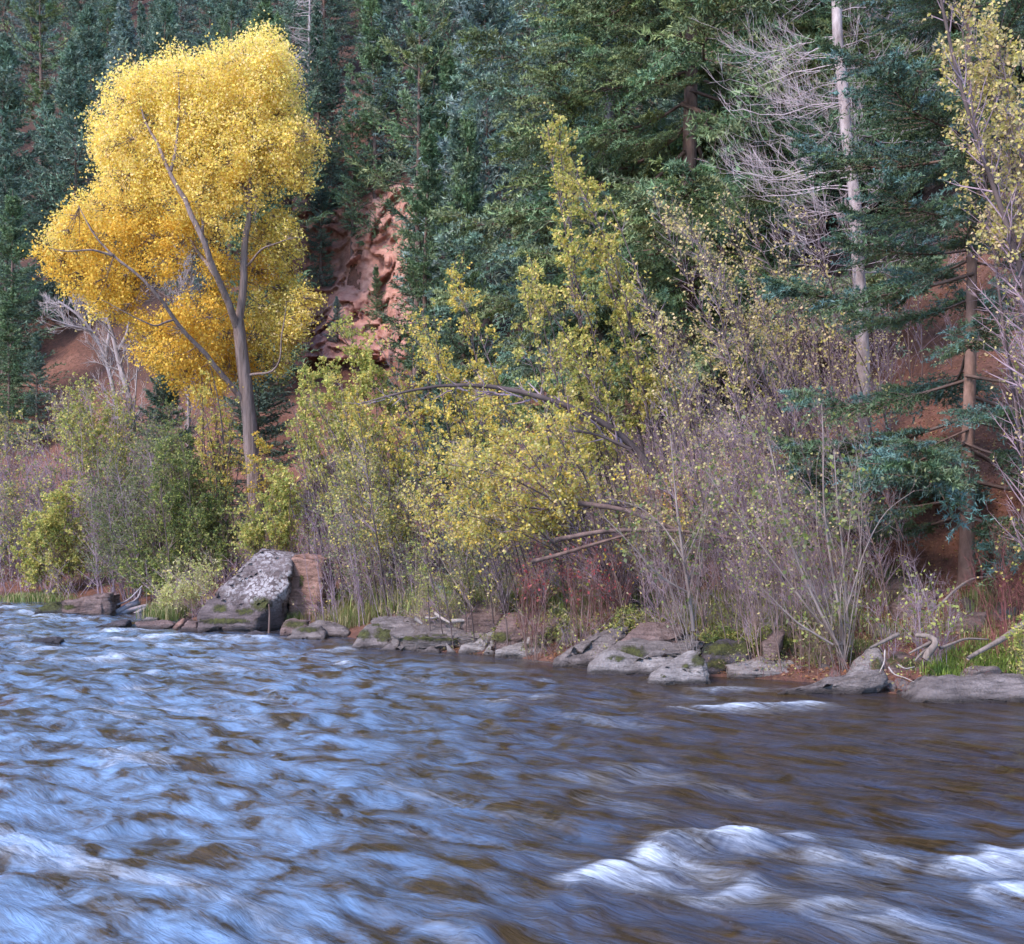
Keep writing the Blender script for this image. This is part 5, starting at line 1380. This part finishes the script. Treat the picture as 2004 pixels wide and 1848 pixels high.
 ('reddish wedge stone right of the flat pinkish slab', 'E', [(1485, 520), (1565, 452), (1585, 490), (1545, 530)], 'RED', dict(depth=.5)),
]
MRS = dict(GREY=MR_GREY, RED=MR_RED, BROWN=MR_BROWN, PALE=MR_PALE, DARK=MR_DARK)
for k, (lab, crop, pts, mk, kw) in enumerate(RK):
    kw = dict(kw)
    if 'Y' not in kw:
        kw.setdefault('base', (A(pts)[:, 0].mean(), A(pts)[:, 1].max()))
    rock(lab, crop, pts, MRS[mk], seed=k, **kw)
# ------------------------------------------------------------------ driftwood
def wood(name, label, cat, crop, pts, r0, r1, mat=None, Y=None, K=14, wob=.02, lift=0, parts=()):
    p0 = [cv(crop, a[0], a[1]) if crop else (a[0], a[1]) for a in pts]
    y0 = max(p0, key=lambda q: q[1])
    Y = Y or hit(*y0)[1]
    q = A([PT(a[0], a[1], Y + (b_[2] if len(b_) > 2 else 0)) for a, b_ in zip(p0, pts)])
    c = q.mean(0)
    V, F = tube1(q, r0, r1, K, 8, wob, int(p0[0][0]))
    n = len(V)
    cap = A([[0, 1, 2, 3], [0, 3, 4, 7], [4, 5, 6, 7]])
    o = mesh(name, V - c, [np.concatenate([F, cap, cap + n - 8])], mat or M_WOOD, smooth=True)
    o.location = c
    tag(o, label, cat)
    for pp, ra, rb in parts:
        q2 = A([PT(*cv(crop, a[0], a[1]), Y + (a[2] if len(a) > 2 else 0)) for a in pp])
        b_ = mesh('branch', tube1(q2, ra, rb, 10, 6, wob)[0] - c, tube1(q2, ra, rb, 10, 6, wob)[1], mat or M_WOOD, smooth=True)
        b_.parent = o
    return o
wood('driftwood', 'broken bent driftwood branch lying over the mossy bank lump', 'driftwood', 'D', [(1180, 780, 0), (1220, 720, 0), (1290, 650, 0), (1270, 610, .05), (1200, 585, .1), (1110, 580, .2)], .06, .03, Y=17.6, parts=[([(1240, 620, .1), (1120, 680, 0), (1040, 725, -.05)], .03, .012), ([(1215, 660, .1), (1130, 740, -.05), (1095, 785, -.1)], .025, .012)])
wood('driftwood', 'straight weathered branch lying from the right edge down to the grass', 'driftwood', 'D', [(1545, 770, -.1), (1680, 690, 0), (1850, 590, .2), (2040, 450, .5)], .03, .055, Y=17.4)
wood('driftwood', 'thin fallen branch crossing the bank left of the bent driftwood', 'driftwood', 'D', [(720, 690, 0), (830, 640, .1), (960, 575, .2)], .02, .035, Y=17.7)
wood('driftwood', 'long pale stick on the bank right of the bent driftwood', 'driftwood', 'D', [(1310, 680, 0), (1420, 640, .1), (1520, 600, .2), (1720, 612, .3)], .025, .012, Y=17.7)
wood('driftwood', 'fallen branch below the sharp stone on the leaf-strewn slope', 'driftwood', 'D', [(1180, 395, .0), (1300, 330, .1), (1420, 200, .3), (1600, 80, .5), (1780, 90, .7)], .025, .015, Y=19.0)
wood('root', 'thin white bleached root hanging over the small inlet', 'root', 'D', [(840, 700, 0), (835, 800, -.1), (800, 880, -.15)], .012, .006, M_WOODPALE, Y=17.0, parts=[([(880, 830, -.05), (920, 900, -.1), (1000, 915, -.15), (1090, 960, -.2)], .012, .005), ([(960, 810, 0), (1020, 850, -.05), (1100, 830, 0)], .010, .005)])
wood('broken_stake', 'thin upright broken stick standing in the water before the lichen boulder', 'stick', 'A', [(768, 890, -.3), (772, 800, -.3), (778, 700, -.3), (772, 652, -.3)], .03, .016, M_BARK_CON, Y=YB - .3)
wood('driftwood', 'pale sticks on the flat slab behind the mossy base', 'driftwood', 'B', [(700, 300, 0), (745, 335, 0), (770, 355, 0)], .05, .02, M_WOODPALE, Y=23.9)
wood('driftwood', 'bleached branch on top of the long slab', 'driftwood', 'B', [(880, 250, .2), (930, 290, .1), (1010, 338, 0)], .035, .02, M_WOODPALE, Y=23.7, parts=[([(785, 295, .1), (850, 300, .1), (900, 285, .15)], .03, .015), ([(1010, 328, 0), (1080, 322, 0), (1145, 325, 0)], .05, .03)])
wood('driftwood', 'driftwood roots fanning into the water under the willow', 'driftwood', 'E', [(875, 458, -.3), (930, 415, -.2), (1020, 390, 0), (1090, 345, .2), (1190, 310, .5)], .07, .10, M_BARK_GREY, Y=35.0, parts=[([(1010, 450, -.3), (1050, 400, -.1), (1130, 370, 0), (1260, 340, .3)], .06, .08), ([(1060, 470, -.3), (1130, 430, -.1), (1200, 380, .1), (1265, 345, .3)], .06, .07), ([(890, 440, -.3), (960, 400, -.1), (1100, 320, .2), (1200, 270, .5), (1210, 180, .5)], .04, .03), ([(1000, 330, 0), (1100, 290, .2), (1220, 160, .4)], .03, .02)])
for k, (lab, pts, r) in enumerate([('dark horizontal fallen branch behind the slender sapling', [(1085, 1058), (1180, 1040), (1300, 1035), (1420, 1050), (1530, 1085)], .045), ('lower mossy fallen branch behind the slender sapling', [(1040, 1100), (1110, 1080), (1200, 1055), (1290, 1030)], .04), ('dark fallen branch across the slope above the crimson shrub', [(1130, 985), (1240, 1000), (1380, 1060), (1500, 1090)], .05)]):
    wood('fallen_branch', lab, 'branch', None, [(a, b_, 0) for a, b_ in pts], r, r * .4, M_BARK_CON, Y=21.0 + .3 * k)

# ------------------------------------------------------------------ grass, litter, undergrowth
def blades(base, h, rng, w=.006, lean=.45):
    n = len(base)
    a = rng.uniform(0, 2 * math.pi, n)
    o = np.stack([np.cos(a), np.sin(a), a * 0], -1)
    s = np.stack([-o[:, 1], o[:, 0], a * 0], -1)
    hh = (h * rng.uniform(.5, 1.2, n))[:, None]
    l = rng.uniform(0, lean, (n, 1))
    mid = base + A([0, 0, 1]) * hh * .6 + o * hh * l * .4
    tip = base + A([0, 0, 1]) * hh * (1 - .5 * l) + o * hh * l * 1.3
    V = np.stack([base - s * w, base + s * w, mid + s * w * .8, mid - s * w * .8, tip], 1).reshape(-1, 3)
    i = np.arange(n)[:, None] * 5
    return V, i + A([[0, 1, 2, 3]]), i + A([[3, 2, 4]])
GP_GREEN = [(.10, .155, .03), (.14, .20, .04), (.08, .125, .03), (.21, .24, .07)]
GP_DRY = [(.34, .27, .14), (.42, .33, .18), (.28, .24, .11), (.22, .24, .08)]
def grass(label, crop, poly, n, h, pal, seed, w=.006, clumps=50, spread=.14, name='grass', lean=.5):
    rng = np.random.default_rng(seed)
    P_ = [cv(crop, a, b_) for a, b_ in poly] if crop else poly
    q = samp_poly(P_, clumps, rng)
    c = A([hit(a, b_, True) for a, b_ in q])
    k = rng.integers(0, clumps, n)
    b = c[k] + rng.normal(size=(n, 3)) * spread * A([1, 1, 0])
    b[:, 2] = np.maximum(np.maximum(ground(b[:, 0], b[:, 1]), c[k][:, 2] - .02), 0) - .02
    V, F4, F3 = blades(b, h, rng, w, lean)
    o = mesh(name, V, [F4, F3], M_GRASS, tint=np.repeat(pick(pal, n, rng, .2), 5, 0))
    tag(o, label, 'grass', kind='stuff')
    return o
grass('lush green grass on the rock ledge at the right edge', 'D', [(1230, 900), (1290, 820), (1500, 790), (1750, 740), (2060, 680), (2060, 900), (1900, 930), (1500, 940), (1280, 930)], 10000, .2, GP_GREEN + [(.22, .30, .05), (.26, .34, .06)], 1, clumps=110)
grass('green mossy grass on the bank under the forked sapling', 'D', [(0, 720), (200, 660), (440, 660), (700, 680), (700, 760), (520, 830), (300, 800), (80, 780)], 5000, .14, GP_GREEN + GP_DRY[:2], 2, clumps=60, spread=.12)
grass('mixed grass behind the slabs and below the herbs', 'C', [(0, 180), (600, 180), (1200, 200), (1700, 260), (2000, 330), (2000, 420), (1650, 380), (1250, 300), (700, 230), (200, 250)], 5000, .3, GP_GREEN + GP_DRY, 3, clumps=90, spread=.2)
grass('tawny and green grass between the split boulder and the slabs', 'A', [(1150, 700), (1300, 640), (1500, 680), (1650, 720), (1560, 790), (1380, 830), (1200, 820)], 6500, .36, GP_DRY + GP_DRY + GP_GREEN[:2], 4, clumps=60, spread=.18)
grass('dry grass among the brush behind the long slab', 'B', [(200, 260), (700, 200), (1300, 180), (1900, 240), (1900, 290), (1300, 280), (700, 290), (300, 320)], 5000, .4, GP_DRY + GP_GREEN, 5, clumps=70, spread=.25)
grass('grass tuft at the left foot of the lichen boulder', 'E', [(1310, 440), (1340, 370), (1480, 380), (1590, 400), (1540, 450), (1400, 470)], 2600, .4, GP_GREEN + GP_DRY[:2], 6, clumps=26, spread=.15)
grass('grass sprout between the lichen boulder and the red block', 'A', [(890, 790), (930, 740), (1050, 790), (1030, 820), (920, 820)], 900, .34, GP_GREEN + GP_DRY, 7, clumps=14, spread=.08)
grass('low grass and moss along the far left waterline', 'E', [(60, 290), (300, 270), (540, 300), (500, 320), (250, 310)], 1600, .3, GP_GREEN + GP_DRY, 8, clumps=30, spread=.3, w=.012)
grass('tall tawny and green grass along the bank under the thicket', None, [(640, 1175), (800, 1165), (1000, 1170), (1200, 1185), (1400, 1195), (1580, 1215), (1700, 1240), (1560, 1245), (1300, 1215), (1000, 1200), (760, 1195)], 12000, .5, GP_DRY + GP_GREEN + LIM, 9, clumps=170, spread=.3, w=.007)
grass('sparse dry grass on the right slope', None, [(1500, 1180), (1700, 1120), (1900, 1160), (2000, 1200), (1960, 1260), (1750, 1260)], 2500, .25, GP_DRY + GP_GREEN, 10, clumps=60, spread=.2)
# fallen leaves on the red slope and bank
rng = np.random.default_rng(99)
n = 46000
lx = rng.uniform(-2, 13.5, n); ly = rng.uniform(16.5, 33, n)
d_ = linedist(lx, ly, SHORE)
k = (d_ > .25) & (np.abs(lx / ly) < .5) & (fbm(np.stack([lx, ly], -1) * .8, 3, 7) + rng.uniform(-.7, .7, n) > -.15)
lx, ly = lx[k], ly[k]
lp = np.stack([lx, ly, ground(lx, ly) + .012], -1)
n = len(lp)
dd = rng.normal(size=(n, 3)) * A([1, 1, .3]); dd = nrm(dd)
sd = nrm(np.cross(dd, A([0, 0, 1.]) + .5 * rng.normal(size=(n, 3))))
sz = .055 * rng.uniform(.6, 1.4, (n, 1))
V = np.stack([lp, lp + dd * sz * .5 + sd * sz * .4 + A([0, 0, .012]), lp + dd * sz, lp + dd * sz * .5 - sd * sz * .4 + A([0, 0, .012])], 1).reshape(-1, 3)
lc = pick([(.32, .15, .07), (.38, .20, .09), (.25, .105, .06), (.44, .28, .16), (.18, .08, .05), (.46, .34, .15)], n, rng, .2)
tag(mesh('leaf_litter', V, np.arange(4 * n).reshape(-1, 4), M_LEAF, tint=rep4(lc)), 'carpet of fallen orange-brown leaves on the red slope', 'leaf litter', kind='stuff')
# undergrowth: a mass of thin stems and small leaves that nobody could count
def undergrowth(label, xr, yr, n, h, ml, pal, seed, dmin=.5, dmax=14, nleaf=2, ls=.05, tmax=30, side=None, rad=.004):
    rng = np.random.default_rng(seed)
    x = rng.uniform(*xr, n * 3); y = rng.uniform(*yr, n * 3)
    d = linedist(x, y, SHORE); t = linedist(x, y, TOE)
    k = (d > dmin) & (d < dmax) & (t < tmax) & (np.abs(x / y) < .47) & (fbm(np.stack([x, y], -1) * .6, 3, seed) > -.35)
    if side is not None: k &= side(x, y)
    x, y = x[k][:n], y[k][:n]
    n = len(x)
    b = np.stack([x, y, ground(x, y) - .04], -1)
    hh = h * rng.uniform(.4, 1.2, (n, 1)) * (.75 + .5 * noise(np.stack([x, y], -1) * .5, seed)[:, None])
    o = rdir(n, rng) * A([1, 1, .1])
    e = b + A([0, 0, .85]) * hh + o * hh * .95
    m_ = b * .5 + e * .5 + A([0, 0, .12]) * hh + rng.normal(size=(n, 3)) * .05
    ST = np.stack([b, m_, e], 1)
    SR = np.tile([[rad, rad * .75, rad * .3]], (n, 1)) * (y / 22.)[:, None]
    B = Bag()
    B.add(spikes(ST, SR, 3))
    T, Rr, _ = grow(ST, SR, int(n * 2.6), .2, 1, (.4, 1.1), h * .45, 2, .1, .15, .7, rng)
    B.add(cones(T[:, 0], T[:, 1], np.maximum(Rr[:, 0], rad * .5)))
    root = B.build('undergrowth', ml)
    tag(root, label, 'undergrowth', kind='stuff')
    p, dr, _ = on_lines(T, n * nleaf, .2, 1, rng)
    V, F = leaves(p, ls, rng, .5, .3, dr, .5, True)
    lf = mesh('foliage', V, F, M_LEAF, root, rep3(pick(pal, len(p), rng, .2)))
    tag(lf, kind='stuff')
undergrowth('mass of grey-purple brush and weeds filling the bank below the alders', (-9, 6), (21, 34), 4200, 1.0, M_TW_PURPLE, SGE + YGR + GP_DRY, 201, dmin=.9, dmax=7, nleaf=3, ls=.055)
undergrowth('low weeds and thin stems close above the bank rocks', (-3, 5.2), (19, 26), 3000, .5, M_TW_BROWN, LIM + GP_DRY + SGE, 202, dmin=.7, dmax=3.4, nleaf=3, ls=.05)
undergrowth('brushy undergrowth under the shrubs along the far left bank', (-24, -6), (30, 60), 2800, 1.5, M_TW_PURPLE, SGE + GRN + YGR, 203, dmin=.4, dmax=16, nleaf=4, ls=.10, rad=.005)
undergrowth('bare brown brush on the slope behind the thicket', (-1, 10), (22, 40), 4500, 1.7, M_TW_PURPLE, PALE + YGR + GRN, 204, dmin=3.5, dmax=20, nleaf=3, ls=.07, side=lambda x, y: x < 6.2 + .0 * y)
undergrowth('thin weeds and twigs scattered on the leaf-strewn right slope', (3.5, 9), (17, 24), 900, .5, M_TW_RED, LIM + GP_DRY, 205, dmin=.5, dmax=6, nleaf=2, ls=.05)
